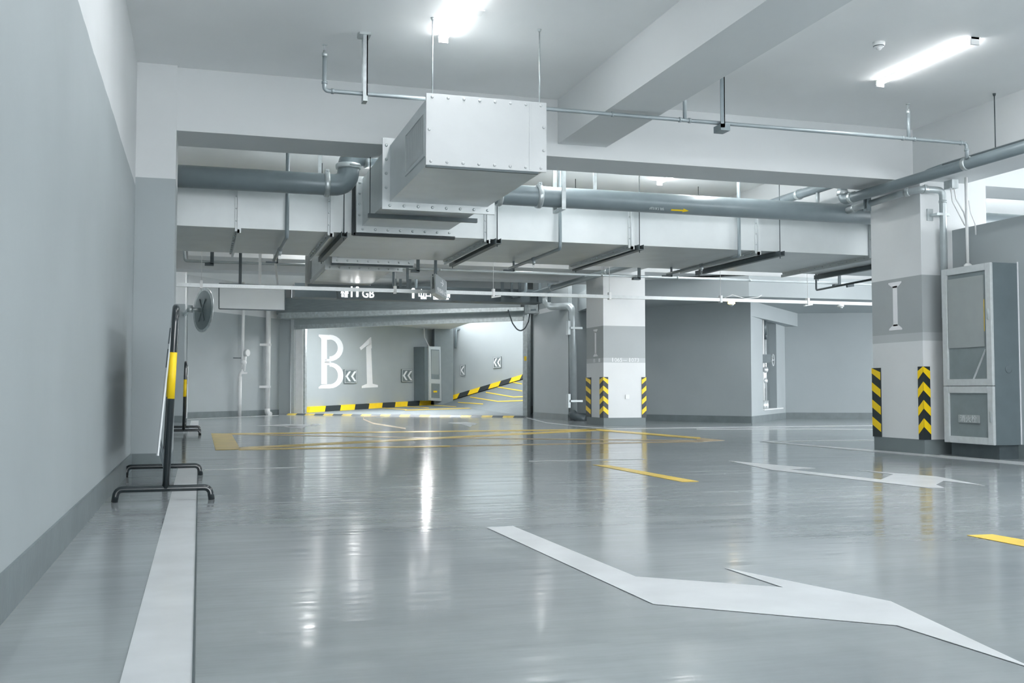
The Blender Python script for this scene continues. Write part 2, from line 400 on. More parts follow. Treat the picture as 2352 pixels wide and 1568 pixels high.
for x, y in ((2.02, 3.7), (2.02, -.3 + .9), (2.02, -4.6), (6.55, 3.7), (6.55, .6), (6.55, -4.6), (5.3, 2.1), (5.3, -3), (.7, 2.1), (5.3, 5.4), (7.4, 4.9), (7.4, 1.5), (.6, 5.6),
             (2.02, 12.15), (4.4, 12.15), (10.8, 12.15), (4.3, 11.2), (12.2, 14.0), (13.2, 15.6), (2.02, 18.9), (6.55, 18.4),
             (10.8, 18.3), (13.4, 18.3), (9.7, 17.6), (.9, 24.9), (2.9, 25.2), (5.0, 24.9),  (2.1, 23.1), (11.0, 13.0), (5.3, 23.1), (8.0, 23.0), (7.4, -2.2), (6.0, 4.4), (7.0, 3.2), (5.4, 3.6), (4.7, 4.9), (8.98, 23.6),  (4.9, -5), (2.02, 11.2), (6.55, 11.2), (13.5, 12.2), (3.9, 26.1), (1.5, 26.3), (12.6, 7.0), (12.6, 3.0), (19, 12), (16, 9)):
    o = dup(T0, (x - 2.02, y - 7.47, 0), fill_lab, G)  # unseen tubes, most of them added as fill to even the light
T1 = tube_light(4.6, 32.3, 'white fill tube light added on the low ceiling over the ramp, hidden by the gate header', z=TOP1, group='tube lights over the ramp, mostly added as fill')
for o in T1.children:
    if o.name.startswith('diffuser'): o.data.materials[0] = m_tube2
for x, y, z in ((7.0, 30.3, TOP1), (6.6, 32.0, TOP1), (5.9, 33.3, TOP1), (7.35, 33.4, TOP1), (11.4, 30.4, 4.75), (12.8, 32.0, 5.3), (10.6, 33.4, 4.8)):
    dup(T1, (x - 4.6, y - 32.3, z - TOP1), None, None)  # more unseen fill tubes, added to brighten the ramp walls

# ---------------------------------------------------------------- capped branch duct close to the camera
BX0, BX1, BY0, BZ0, BZ1 = 1.79, 2.80, 8.37, 2.625, 3.19
t = thing('air_outlet_duct', 'white boxed branch duct with a riveted end cap and side grille, hung from two rods', 'air duct', (2.3, 9.5, BZ0))
# body with an opening for the grille on its -X side
gy0, gy1, gz0, gz1 = 8.50, 9.30, 2.74, 3.08
b = MB()
b.box(BX0 + .02, BY0, BZ0, BX1, 10.17, BZ1)
b.box(BX0, BY0, BZ0, BX0 + .02, 10.17, gz0); b.box(BX0, BY0, gz1, BX0 + .02, 10.17, BZ1)
b.box(BX0, BY0, gz0, BX0 + .02, gy0, gz1); b.box(BX0, gy1, gz0, BX0 + .02, 10.17, gz1)
b.build('duct_body', m_duct, t)
cap = MB().box(BX0 - .022, BY0 - .025, BZ0 - .012, BX1 + .022, BY0, BZ1 + .025).build('end_cap', m_ductw, t, bevel=.003)
MB().box(BX1 - .135, BY0 - .029, BZ0, BX1 - .12, BY0 - .024, BZ1 + .01).build('cap_seam', m_ductw, cap)
MB().box(BX0 - .018, BY0 - .018, BZ0 - .03, BX1 - .05, BY0 + .01, BZ0 - .012).build('cap_lip', m_steel, t)
def rivet(r=.013, ax=(0, -1, 0), h=.010):
    def mk(p):
        a = Vector(ax); return MB().rings([(p - a * .002, r), (p + a * h * .5, r * .92), (p + a * h, r * .5)], 12)
    return mk
rv = []
for i in range(8): rv += [(BX0 + .03 + i * (BX1 - BX0 - .06) / 7, BY0 - .026, BZ1 - .005), (BX0 + .02 + i * (BX1 - BX0 - .05) / 7, BY0 - .026, BZ0 + .02)]
rv += [(BX0 + .005, BY0 - .026, 2.91)] + [(BX1 - .005, BY0 - .026, z) for z in (2.80, 3.0)]
kids(t, 'rivet', rv, rivet(), m_ductw)
g = MB()
fr = .03
for a in ((gy0 - fr, gz0 - fr, gy1 + fr, gz0), (gy0 - fr, gz1, gy1 + fr, gz1 + fr), (gy0 - fr, gz0, gy0, gz1), (gy1, gz0, gy1 + fr, gz1)):
    g.box(BX0 - .012, a[0], a[1], BX0, a[2], a[3])
gr = g.build('grille', m_duct, t)
MB().box(BX0 + .014, gy0, gz0, BX0 + .019, gy1, gz1).build('dark_backing', m_pipe, gr)  # dark sheet standing in for the shade inside the shallow grille
b = MB()
k = gy0 + .012
while k < gy1: b.bar((BX0 + .002, k, gz0), (BX0 + .002, k, gz1), .004, .016, up=(1, .6, 0)); k += .024
b.build('louvre_blades', m_duct, gr)
# flange and shorter box behind it
def flange(par, y, x0, x1, z0, z1, wd, th=.03, m=m_duct, name='flange', rv_=True):
    f = MB()
    f.box(x0 - wd, y, z0 - wd, x1 + wd, y + th, z0); f.box(x0 - wd, y, z1, x1 + wd, y + th, z1 + wd)
    f.box(x0 - wd, y, z0, x0, y + th, z1); f.box(x1, y, z0, x1 + wd, y + th, z1)
    o = f.build(name, m, par)
    if rv_:
        pts = [(x0 + (x1 - x0) * i / 7, y - .002, z0 - wd / 2) for i in range(8)] + [(x0 - wd / 2, y - .002, z0 + (z1 - z0) * (i + 1) / 4) for i in range(4)]
        kids(o, 'bolt', pts, rivet(.015, (0, -1, 0), .012), m_galv)
    return o
flange(t, 10.17, BX0, BX1, BZ0, BZ1, .075)
b = MB().box(BX0 - .005, 10.2, BZ0 + .03, BX1 + .02, 12.02, BZ1 + .02).build('duct_neck', m_duct, t)
flange(t, 11.96, BX0 + .0, BX1 + .02, BZ0 + .03, BZ1 - .03, .075)
MB().box(BX0 - .10, 12.0, BZ0 - .075, BX1 + .1, 12.06, BZ0 - .045).build('black_seal', m_seal, t)
MB().box(BX0 - .115, 12.0, BZ0 - .07, BX0 - .078, 12.06, BZ1 - .02).build('black_seal', m_seal, t)
MB().bar((BX0 - .08, 11.05, BZ0 + .0), (BX1 + .12, 11.05, BZ0 + .0), .045, .045).build('support_channel', m_steel, t)
for x, y, zb, r in ((1.837, 8.42, BZ1, .006), (2.786, 8.43, BZ1, .006)):
    rr = MB().cyl((x, y, zb), (x, y, CEIL), r, seg=8).build('hanging_rod', m_galv, t)
    MB().rings([(Vector((x, y, CEIL)), .018), (Vector((x, y, CEIL - .02)), .012)], 10).build('anchor', m_galv, rr)
for x in (BX0 - .06,): MB().cyl((x, 11.05, BZ0), (x, 11.05, 3.26), .005, seg=8).build('hanging_rod', m_steel, t)

# ---------------------------------------------------------------- main duct across the hall
MY0, MY1, MZ0, MZ1 = 12.08, 14.28, 2.585, 3.06
t = thing('main_air_duct', 'long grey rectangular air duct crossing the garage under the ceiling behind the beam', 'air duct', (6, 13.2, MZ0))
MB().box(-.6, MY0, MZ0, 16, MY1, MZ1).build('duct_body', m_duct, t)
for i, x in enumerate((.39, 1.43, 3.31, 5.2, 7.0, 8.75, 10.6)):
    fl = MB()
    fl.box(x - .03, MY0 - .02, MZ0 - .04, x + .03, MY0, MZ1); fl.box(x - .004, MY0 - .05, MZ0 - .06, x + .035, MY0 - .02, MZ1)
    fl.box(x - .03, MY0, MZ0 - .02, x + .03, MY1, MZ0); fl.box(x - .004, MY0 - .05, MZ0 - .06, x + .02, MY1 + .08, MZ0 - .02)
    f = fl.build('flange', m_duct, t)
    kids(f, 'bolt', [(x - .02, MY0 + .12 + k * .2, MZ0 - .02) for k in range(11)], rivet(.013, (0, 0, -1), .014), m_galv)
    kids(f, 'bolt', [(x - .018, MY0 - .02, MZ0 + .08 + k * .14) for k in range(3)], rivet(.010, (0, -1, 0), .01), m_galv)
for x in (1.58, 3.43, 5.30, 7.31, 9.4):
    ch = MB()
    ch.box(x - .035, MY0 - .12, MZ0 - .07, x + .035, MY1 + .12, MZ0 - .062); ch.box(x - .035, MY0 - .12, MZ0 - .062, x - .028, MY1 + .12, MZ0 - .005)
    ch.box(x + .028, MY0 - .12, MZ0 - .062, x + .035, MY1 + .12, MZ0 - .005)
    c = ch.build('support_channel', m_steel, t)
    for y in (MY0 - .06, MY1 + .06): MB().cyl((x, y, MZ0 - .1), (x, y, CEIL), .006, seg=8).build('hanging_rod', m_steel, c)

# second branch hanging on the far side of the main duct
t = thing('air_outlet_duct', 'white branch duct with a bright side grille beyond the long main duct', 'air duct', (2.3, 16, 2.58))
VX0, VX1 = 1.82, 2.84
MB().box(VX0 + .02, MY1, 2.60, VX1, 18.3, 3.05).build('duct_body', m_duct, t)
flange(t, MY1 + .25, VX0, VX1, 2.60, 3.05, .07)
flange(t, MY1 + 1.1, VX0, VX1, 2.60, 3.05, .07)
MB().box(VX0 - .05, MY1 + .48, 2.525, VX1 + .1, MY1 + .53, 2.57).build('support_channel', m_steel, t)
MB().box(VX0 - .08, 18.3, 2.55, VX1 + .05, 18.34, 3.10).build('end_cap', m_ductw, t)
MB().box(VX0 - .06, 18.0, 2.53, VX1 + .08, 18.05, 2.575).build('support_channel', m_steel, t)
g = MB(); gy0, gy1, gz0, gz1 = 15.6, 18.1, 2.66, 3.0
for a in ((gy0 - .06, gz0 - .05, gy1 + .06, gz0), (gy0 - .06, gz1, gy1 + .06, gz1 + .04), (gy0 - .06, gz0, gy0, gz1), (gy1, gz0, gy1 + .06, gz1)):
    g.box(VX0 - .012, a[0], a[1], VX0 + .02, a[2], a[3])
g = g.build('grille', m_ductw, t); MB().box(VX0 + .005, gy0, gz0, VX0 + .018, gy1, gz1).build('grille_panel', m_duct, g)

# ---------------------------------------------------------------- big grey pipe
def clamp(par, c, d, r, m=m_galv):
    c = Vector(c); d = Vector(d).normalized(); b = MB()
    b.rings([(c - d * .03, r * 1.02), (c - d * .028, r * 1.14), (c - d * .012, r * 1.18), (c + d * .012, r * 1.18), (c + d * .028, r * 1.14), (c + d * .03, r * 1.02)], 20)
    side = d.cross(Vector((0, 0, 1)));
    if side.length < .1: side = Vector((1, 0, 0))
    side.normalize()
    if side.y > 0: side = -side
    e = Vector((0, 0, 1)) if abs(d.z) < .9 else Vector((0, -1, 0))
    p = c + (side * .35 + e * .95).normalized() * r * 1.22
    b.bar(p - d * .02, p + d * .02, r * .4, r * .3); b.cyl(p - side * r * .45, p + side * r * .45, r * .1, seg=8)
    return b.build('pipe_clamp', m, par)
PY, PZ, PR = 11.6, 3.045, .122
t = thing('water_main_pipe', 'thick dark grey pipe running along the beam, stepping up over the white branch duct', 'pipe', (4, PY, PZ - PR))
MB().tube([(-.6, PY, PZ), (1.57, PY, PZ), (1.57, PY, 3.40), (3.06, PY, 3.40), (3.06, PY, PZ), (15, PY, PZ)], PR, 24, rad=.2, n=8).build('pipe', m_pipe, t)
for c, d in (((1.33, PY, PZ), (1, 0, 0)), ((1.57, PY, 3.26), (0, 0, 1)), ((1.78, PY, 3.40), (1, 0, 0)), ((3.33, PY, PZ), (1, 0, 0)), ((3.82, PY, PZ), (1, 0, 0)), ((10.0, PY, PZ), (1, 0, 0))):
    clamp(t, c, d, PR)
b = MB(); y = PY - PR - .002            # yellow flow arrow wrapped on the pipe
def onpipe(x, ang): return Vector((x, PY - math.cos(ang) * (PR + .0015), PZ - math.sin(ang) * (PR + .0015)))
aa = math.radians(50)
def ribbon(b, prof):
    for (x0, l0, h0), (x1, l1, h1) in zip(prof, prof[1:]):
        n = 5
        for k in range(n):
            q = [onpipe(x0, l0 + (h0 - l0) * k / n), onpipe(x1, l1 + (h1 - l1) * k / n), onpipe(x1, l1 + (h1 - l1) * (k + 1) / n), onpipe(x0, l0 + (h0 - l0) * (k + 1) / n)]
            o = Vector((0, -.001, -.001)); b.hexa(q, [p + o for p in q])
R_ = math.radians
ribbon(b, [(5.50, R_(42), R_(52)), (5.66, R_(42), R_(52))]); ribbon(b, [(5.66, R_(34), R_(60)), (5.735, R_(46), R_(48))])
b.build('flow_arrow', m_yel, t)
b = MB(); write(b, '消防管', .07, (5.20, PY - PR * .70 - .012, PZ - PR * .80), (1, 0, 0), .20, .0006); b.build('stencil_lettering', m_pipel, t)
# U shaped hangers of the big pipe
def u_hanger(x, y0, y1, zb, label, wd=.05, th=.012, name='pipe_hanger', m=m_galv, x1=None, ztop=CEIL, group=None):
    t = thing(name, label, 'pipe hanger', ((x), (y0 + y1) / 2, zb), group)
    for y in (y0, y1): MB().box(x - wd / 2, y - th / 2, zb, x + wd / 2, y + th / 2, ztop).build('upright', m, t)
    MB().box(x - wd / 2, y0, zb, x + wd / 2, y1, zb + .03).build('cross_bar', m, t)
    MB().box(x - wd, y0 - .05, ztop - .012, x + wd, y1 + .05, ztop).build('ceiling_plate', m, t)
    return t
u_hanger(4.08, PY - .16, PY + .16, PZ - PR - .045, 'U shaped steel hanger carrying the thick grey pipe beside the branch duct')
MB().box(4.58, 11.75, 3.0, 4.62, 11.78, CEIL).build('steel_post', m_galv)
tag(bpy.context.scene.objects['steel_post'], 'short steel bar dropping from the ceiling behind the thick pipe', 'bracket')
MB().box(1.25, 11.75, 3.0, 1.29, 11.78, CEIL).build('steel_upright', m_galv)
tag(bpy.context.scene.objects['steel_upright'], 'short steel bar from the ceiling beside the pipe elbow', 'bracket')

# ---------------------------------------------------------------- near sprinkler line
SY, SZ, SR = 9.0, 3.352, .019
def head(p, up=1):
    p = Vector(p); b = MB(); u = Vector((0, 0, up))
    b.rings([(p, .022), (p + u * .03, .024), (p + u * .035, .016), (p + u * .055, .014)], 10)
    b.bar(p + u * .05 + Vector((.012, 0, 0)), p + u * .10 + Vector((.004, 0, 0)), .004, .006, up=(0, 1, 0)); b.bar(p + u * .05 - Vector((.012, 0, 0)), p + u * .10 - Vector((.004, 0, 0)), .004, .006, up=(0, 1, 0))
    b.rings([(p + u * .10, .004), (p + u * .102, .024), (p + u * .106, .024), (p + u * .107, .004)], 12)
    return b
t = thing('sprinkler_pipe', 'thin galvanised sprinkler pipe running over the capped outlet and in front of the beam', 'pipe', (4.4, SY, SZ))
MB().tube([(1.005, SY, 3.66), (1.005, SY, SZ), (7.72, SY, SZ), (7.72, SY, 3.19)], SR, 14, rad=.04).build('pipe', m_pipem, t)
for c, d in (((1.005, SY, SZ + .07), (0, 0, 1)), ((1.075, SY, SZ), (1, 0, 0)), ((3.70, SY, SZ), (1, 0, 0)), ((4.40, SY, SZ), (1, 0, 0)), ((4.50, SY, SZ), (1, 0, 0)), ((6.93, SY, SZ), (1, 0, 0)), ((7.07, SY, SZ), (1, 0, 0)), ((7.65, SY, SZ), (1, 0, 0)), ((7.72, SY, SZ - .07), (0, 0, 1))):
    c, d = Vector(c), Vector(d); MB().rings([(c - d * .012, SR * 1.3), (c + d * .012, SR * 1.3)], 14).build('fitting', m_pipem, t)
for x, z1 in ((4.45, CEIL - .05), (7.0, 3.62)):
    MB().cyl((x, SY, SZ), (x, SY, z1), SR * .95).build('riser', m_pipem, t)
for p in ((1.005, SY, 3.65), (7.0, SY, 3.61)): head(p).build('sprinkler_head', m_galv, t)
t = thing('pipe_hanger', 'steel angle hanger on the ceiling holding the sprinkler pipe before the capped duct', 'pipe hanger', (1.37, SY, SZ))
MB().box(1.335, 8.955, SZ - .06, 1.375, 8.965, CEIL).box(1.365, 8.955, SZ - .06, 1.375, 8.98, CEIL).build('upright', m_galv, t)
MB().box(1.335, 9.05, SZ - .04, 1.365, 9.058, CEIL).build('upright', m_galv, t)
MB().box(1.335, 8.95, SZ - .075, 1.375, 9.06, SZ - .028).build('foot', m_galv, t); MB().box(1.30, 8.93, CEIL - .02, 1.40, 9.08, CEIL).build('ceiling_plate', m_galv, t)
t = thing('pipe_hanger', 'steel angle hanger holding the sprinkler pipe beside the deep beam', 'pipe hanger', (4.82, SY, SZ))
MB().box(4.80, 8.93, SZ - .06, 4.845, 8.94, CEIL).box(4.835, 8.93, SZ - .06, 4.845, 8.96, CEIL).build('upright', m_pipe, t)
MB().box(4.80, 8.93, SZ - .085, 4.90, 9.08, SZ - .022).build('foot', m_pipe, t); MB().box(4.78, 8.9, CEIL - .02, 4.87, 9.1, CEIL).build('ceiling_plate', m_pipe, t)

# pipes running towards the camera by the column
QX, QZ, QR = 7.78, 3.155, .062
t = thing('branch_water_pipe', 'clamped grey pipe passing the column head and stepping over the thick pipe', 'pipe', (QX, 12, QZ))
MB().tube([(QX, 2.0, QZ), (QX, 11.3, QZ - .005), (QX, 11.3, 3.41), (QX, 14.9, 3.41), (QX, 14.9, 3.13), (QX, 24.0, 3.10), (7.9, 24.3, 3.08)], QR, 18, rad=.11).build('pipe', m_pipe, t)
for c, d in (((QX, 9.08, QZ), (0, 1, 0)), ((QX, 11.1, QZ), (0, 1, 0)), ((QX, 11.3, 3.25), (0, 0, 1)), ((QX, 11.3, 3.34), (0, 0, 1)), ((QX, 12.3, 3.41), (0, 1, 0)), ((QX, 19.2, 3.115), (0, 1, 0)), ((QX, 22.6, 3.11), (0, 1, 0))):
    clamp(t, c, d, QR)
MB().cyl((QX, 11.85, 3.15), (QX, 11.85, 3.38), .025).build('outlet_stub', m_pipel, t)
t = thing('drain_pipe', 'grey pipe bending round the column head and dropping beside the hose cabinet', 'pipe', (8.38, 10.2, 0))
MB().tube([(8.385, 10.19, 1.6), (8.385, 10.19, 3.11), (8.10, 10.19, 3.11), (7.98, 10.45, 3.09), (7.98, 11.49, 3.065)], .041, 16, rad=.075).build('pipe', m_pipel, t)
for c, d in (((8.14, 10.19, 3.11), (1, 0, 0)), ((8.02, 10.36, 3.095), (.42, -.9, 0)), ((7.98, 11.35, 3.068), (0, 1, 0))): clamp(t, c, d, .041)
MB().rings([(Vector((8.385, 10.19, 2.96)), .046), (Vector((8.385, 10.19, 2.99)), .046)], 16).build('fitting', m_pipel, t)
br = MB().box(8.24, 10.28, 2.76, 8.32, 10.299, 2.90).box(8.27, 10.15, 2.805, 8.45, 10.28, 2.835).build('wall_bracket', m_galv, t)
MB().cyl((8.0, 2.0, 3.29), (8.0, 9.7, 3.29), .016).tube([(8.0, 9.7, 3.29), (8.0, 9.95, 3.28), (7.93, 10.2, 3.20)], .016).build('conduit_pipe', m_pipe)
tag(bpy.context.scene.objects['conduit_pipe'], 'thin dark conduit running above the clamped pipe by the column', 'pipe')
t = thing('hanging_rod', 'slim threaded rod from the ceiling to the clamped pipe near the column', 'rod', (8.0, 8.9, 3.2))
MB().cyl((8.0, 8.9, 3.30), (8.0, 8.9, CEIL), .006, seg=8).build('rod', m_steel, t); MB().rings([(Vector((8.0, 8.9, CEIL)), .018), (Vector((8.0, 8.9, CEIL - .025)), .012)], 10).build('anchor', m_steel, t)
u_hanger(7.95, 11.0, 11.06, 2.98, 'dark steel hanger gripping the pipes over the column head', m=m_pipe, wd=.06)
# conduits into the cabinet
t = thing('cable_conduit', 'white conduits and cables dropping from a junction box onto the hose cabinet', 'conduit', (8.5, 10.0, 2.15))
MB().cyl((8.50, 9.93, 2.16), (8.50, 9.93, 3.22), .018).build('conduit', m_plast, t)
MB().box(8.38, 10.02, 3.11, 8.47, 10.16, 3.21).build('junction_box', m_galv, t)
MB().rings([(Vector((8.50, 9.93, 2.15)), .05), (Vector((8.50, 9.93, 2.2)), .045), (Vector((8.50, 9.93, 2.22)), .02)], 12).build('conduit_gland', m_plast, t)
for i, pts in enumerate(([(8.385, 10.05, 3.12), (8.39, 10.03, 2.95), (8.45, 9.98, 2.78), (8.49, 9.95, 2.66)], [(8.43, 10.05, 3.12), (8.44, 10.03, 2.98), (8.49, 9.97, 2.82), (8.51, 9.95, 2.7)], [(8.53, 9.93, 2.95), (8.55, 9.92, 2.8), (8.59, 9.9, 2.68), (8.595, 9.9, 2.55)])):
    MB().tube(pts, .008, 8, rad=.06).build('cable', m_plast, t)

# smoke detector, ceiling plate
t = thing('smoke_detector', 'round white smoke detector on the ceiling beside a tube light', 'smoke detector', (5.82, 7.87, CEIL - .07))
c = Vector((5.82, 7.87, CEIL))
MB().rings([(c, .055), (c - Vector((0, 0, .018)), .055), (c - Vector((0, 0, .04)), .046), (c - Vector((0, 0, .05)), .03)], 24).build('detector_body', m_plast, t)
MB().rings([(c - Vector((0, 0, .048)), .03), (c - Vector((0, 0, .062)), .022), (c - Vector((0, 0, .075)), .010)], 16).build('sensor_dome', m_plast, t)
MB().rings([(c - Vector((0, 0, .034)), .0495), (c - Vector((0, 0, .040)), .0475)], 24).build('vent_slot', m_steel, t)
tag(MB().box(2.115, 8.13, CEIL - .006, 2.215, 8.26, CEIL).build('cover_plate', m_plast), 'small square blanking plate on the ceiling beside the tube light', 'cover plate')

# ---------------------------------------------------------------- drops wrapping under the main duct
for x, lab in ((.93, 'dark sprinkler pipe looping under the main duct near the pilaster'), (4.22, 'dark sprinkler pipe looping under the middle of the main duct'), (6.68, 'dark sprinkler pipe looping under the main duct by the column')):
    t = thing('sprinkler_drop', lab, 'pipe', (x, 13, 2.5))
    MB().tube([(x, MY0 - .11, CEIL), (x, MY0 - .11, MZ0 - .10), (x, MY1 - .15, MZ0 - .10)], .022, 12, rad=.05).build('pipe', m_pipe, t)
    MB().rings([(Vector((x, 13.0, MZ0 - .10)), .03), (Vector((x, 13.06, MZ0 - .10)), .03)], 12).build('fitting', m_pipe, t)
    head((x, 13.03, MZ0 - .12), -1).build('sprinkler_head', m_galv, t)
    MB().box(x - .11, MY1 - .22, MZ0 - .145, x + .05, MY1 - .19, MZ0 - .125).box(x + .03, MY1 - .22, MZ0 - .145, x + .05, MY1 - .19, MZ0).build('end_bracket', m_steel, t)

# ---------------------------------------------------------------- second sprinkler line behind the duct
zz = 2.70
t = thing('sprinkler_pipe', 'thin sprinkler pipe with a small upturned end running behind the main duct', 'pipe', (5, 18.6, zz))
pa = P(425, 599, Y=18.6); zz = pa.z
MB().tube([(pa.x - .12, 18.6, zz + .2), (pa.x - .02, 18.6, zz + .2), (pa.x, 18.6, zz), (14, 18.6, zz)], .024, 12, rad=.05).build('pipe', m_pipel, t)
for x in (3.4, 4.2, 7.4, 9.0, 10.6): MB().rings([(Vector((x, 18.6, zz)), .03), (Vector((x + .04, 18.6, zz)), .03)], 12).build('fitting', m_galv, t)
for px, lab in ((487, 'short dark bracket holding the far sprinkler pipe near the pilaster'), (960, 'short dark bracket holding the far sprinkler pipe beside the second outlet'), (1468, 'short dark bracket holding the far sprinkler pipe over the far column'), (1928, 'short dark bracket holding the far sprinkler pipe beside the near column')):
    q = P(px, 600 + (px - 480) * .022, Y=18.55)
    t = thing('pipe_bracket', lab, 'bracket', (q.x, 18.55, zz - .06))
    MB().box(q.x - .03, 18.54, zz - .05, q.x + .03, 18.562, CEIL).build('upright', m_steel, t)
    MB().box(q.x - .12, 18.54, zz - .07, q.x + .03, 18.64, zz - .03).build('foot', m_steel, t)
q = P(1262, 640, Y=18); 
t = thing('bent_conduit', 'dark bent conduit dropping below the duct beside the near column', 'pipe', P(1875, 665, Y=15.2))
a, b_, c_ = P(1875, 640, Y=15.2), P(1875, 666, Y=15.2), P(2010, 640, Y=13.2)
MB().tube([Vector((a.x, a.y, CEIL)), b_, c_], .017, 10).build('pipe', m_steel, t); MB().bar(P(1945, 657, Y=14.2), P(1960, 655, Y=14.2), .04, .04).build('clip', m_steel, t)

# ---------------------------------------------------------------- cable tray with sensors
TY = 16.0; tz = 2.275
t = thing('cable_tray', 'slim white lighting trunking hung across the aisle on thin wires', 'cable tray', (5, TY, tz))
MB().box(-.6, TY - .03, tz, 14, TY + .03, tz + .055).build('tray', m_alu, t)
for px, py in ((462, 570), (907, 600), (1133, 600), (1400, 600), (1655, 600), (1855, 620)):
    x = P(px, 690, Y=TY).x
    wv = MB().cyl((x, TY, tz + .05), (x, TY, CEIL), .0045, seg=6).build('hanger_wire', m_plast, t)
    MB().box(x - .02, TY - .04, tz - .02, x + .02, TY + .04, tz + .10).build('hanger_clip', m_plast, t)
for px in (535, 805, 1080, 1325, 1555, 1770, 1985):
    x = P(px, 680, Y=TY).x; b = MB()
    for k in range(6): b.box(x + k * .03, TY - .032, tz + .02, x + k * .03 + .012, TY - .03, tz + .034)
    b.build('slot_row', m_plast, t)
for px, m, lab in ((1680, m_warm, 'glowing warm parking sensor under the cable tray by the far column'), (1930, m_plast, 'unlit white parking sensor under the cable tray by the near column')):
    c = P(px, 690, Y=TY); c.z = tz
    q = thing('parking_sensor', lab, 'sensor', (c.x, TY, tz - .09), None)
    MB().rings([(c, .05), (c - Vector((0, 0, .01)), .062), (c - Vector((0, 0, .035)), .062), (c - Vector((0, 0, .04)), .045)], 16).build('sensor_lens', m, q)
    MB().rings([(c - Vector((0, 0, .04)), .045), (c - Vector((0, 0, .06)), .038), (c - Vector((0, 0, .08)), .012)], 16).build('sensor_dome', m_galv, q)
for px, lab in ((1140, 'small white spotlight clipped under the tray beside the gate'), (1857, 'small white spotlight clipped under the tray between two sensors')):
    c = P(px, 690, Y=TY); c.z = tz
    q = thing('tray_spotlight', lab, 'light', (c.x, TY, tz - .03)); MB().bar(c + Vector((-.08, 0, -.035)), c + Vector((.07, 0, -.01)), .05, .022).build('lamp_body', m_plast, q)
    MB().cyl(c + Vector((0, 0, -.02)), c, .012).build('clip', m_plast, q)
c = P(1700, 690, Y=TY); tag(MB().tube([(c.x - .3, TY, tz + .06), (c.x - .15, TY, tz + .12), (c.x + .1, TY, tz + .06), (c.x + .35, TY, tz + .09), (c.x + .42, TY, tz + .13)], .008, 8).build('loose_cable', m_plast), 'loose white cable lying on the cable tray above the glowing sensor', 'cable')

# ---------------------------------------------------------------- hanging signs
t = thing('hanging_sign', 'blank pale back of a hanging sign box below the tray beside the round mirror', 'sign', (.85, 18.3, 2.1))
a, b_, c_, d_ = P(503, 651, Y=18.3), P(655, 657, Y=18.3), P(655, 713, Y=18.3), P(503, 709, Y=18.3)
MB().ext([d_, c_, b_, a], (0, .12, 0)).build('sign_box', m_blank, t)
f = MB()
for p, q in ((a, b_), (d_, c_), (a, d_), (b_, c_)): f.bar(p, q, .02, .02, up=(0, 1, 0))
f.build('sign_frame', m_steel, t)
for x in (.62, .95): MB().box(x, 18.34, 2.5, x + .05, 18.37, CEIL).build('hanger_bar', m_steel if x < .8 else m_plast, t)
MB().cyl((1.28, 18.35, 2.55), (1.12, 18.35, CEIL), .02).build('hanger_bar', m_plast, t)
SG = 17.95
t = thing('hanging_sign', 'long black hanging sign with glowing white arrows and lettering', 'sign', (3.3, SG, 2.3))
a, b_, c_, d_ = P(775, 656, Y=SG), P(1047, 664, Y=SG), P(1045, 692, Y=SG), P(775, 686, Y=SG)
MB().ext([d_, c_, b_, a], (0, .12, 0)).build('sign_box', m_dark, t)
L_ = MB()
def wr(txt, x0, y1, x1, h):
    o = P(x0, y1, Y=SG - .006); x = P(x1, y1, Y=SG - .006); write(L_, txt, h, o, (1, 0, 0), x.x - o.x, .003)
wr('车库', 782, 674, 800, .075); wr('B1层', 784, 681.5, 798, .07)
q0 = P(807.5, 683, Y=SG); L_.box(q0.x - .011, SG - .01, q0.z + .01, q0.x + .011, SG - .004, q0.z + .19)
def uparrow(px, py, s):
    q = P(px, py, Y=SG)
    L_.box(q.x - .017 * s, SG - .01, q.z, q.x + .017 * s, SG - .004, q.z + .17 * s)
    for sg in (-1, 1): L_.bar((q.x, SG - .007, q.z + .17 * s), (q.x + sg * .055 * s, SG - .007, q.z + .10 * s), .006, .03 * s, up=(0, 0, 1))
uparrow(820.5, 681.5, 1); uparrow(949, 684.5, 1)
wr('GB', 831, 682.5, 858, .2)
wr('出口', 960, 680, 988, .15); wr('Exit', 966, 686, 979, .06)
wr('荔波路 方向', 995, 681, 1033, .10); wr('Liba Avenue', 995, 687, 1030, .06)
L_.build('lit_lettering', m_led, t)
for px in (905, 937): x = P(px, 640, Y=SG).x; MB().box(x - .02, SG + .03, 2.5, x + .02, SG + .06, CEIL).build('hanger_bar', m_steel, t)
# small two faced sign
t = thing('hanging_sign', 'small grey box sign with a thin arrow and characters hanging above the tray', 'sign', (3.4, 15.6, 2.25))
a = P(1000, 672, Y=14.8); zt = P(1000, 628, Y=14.8).z; az = a.z
x0, y0 = a.x, 14.8; lft = P(989, 670, Y=15.1); rgt = P(1026, 660, Y=15.85)
lft.z = rgt.z = az
fa = Vector((x0, y0, az)); 
MB().ext([fa, rgt, rgt + Vector((-.09, .12, 0)), Vector((lft.x, lft.y, az))], (0, 0, zt - az)).build('sign_box', m_blank, t)
dd = (rgt - fa); dd.z = 0; ln = dd.length; dd.normalize(); nn = Vector((dd.y, -dd.x, 0)) * .006
MB().ext([fa + nn * .2 + Vector((0, 0, .005)) + dd * .02, fa + nn * .2 + Vector((0, 0, .005)) + dd * (ln - .08), fa + nn + Vector((0, 0, .005)) + dd * (ln - .08), fa + nn + Vector((0, 0, .005)) + dd * .02], (0, 0, zt - az - .01)).build('sign_face', mat('sign_face_grey', (.27, .31, .33), .4), t)
sgl = MB(); me_ = nn * 1.4
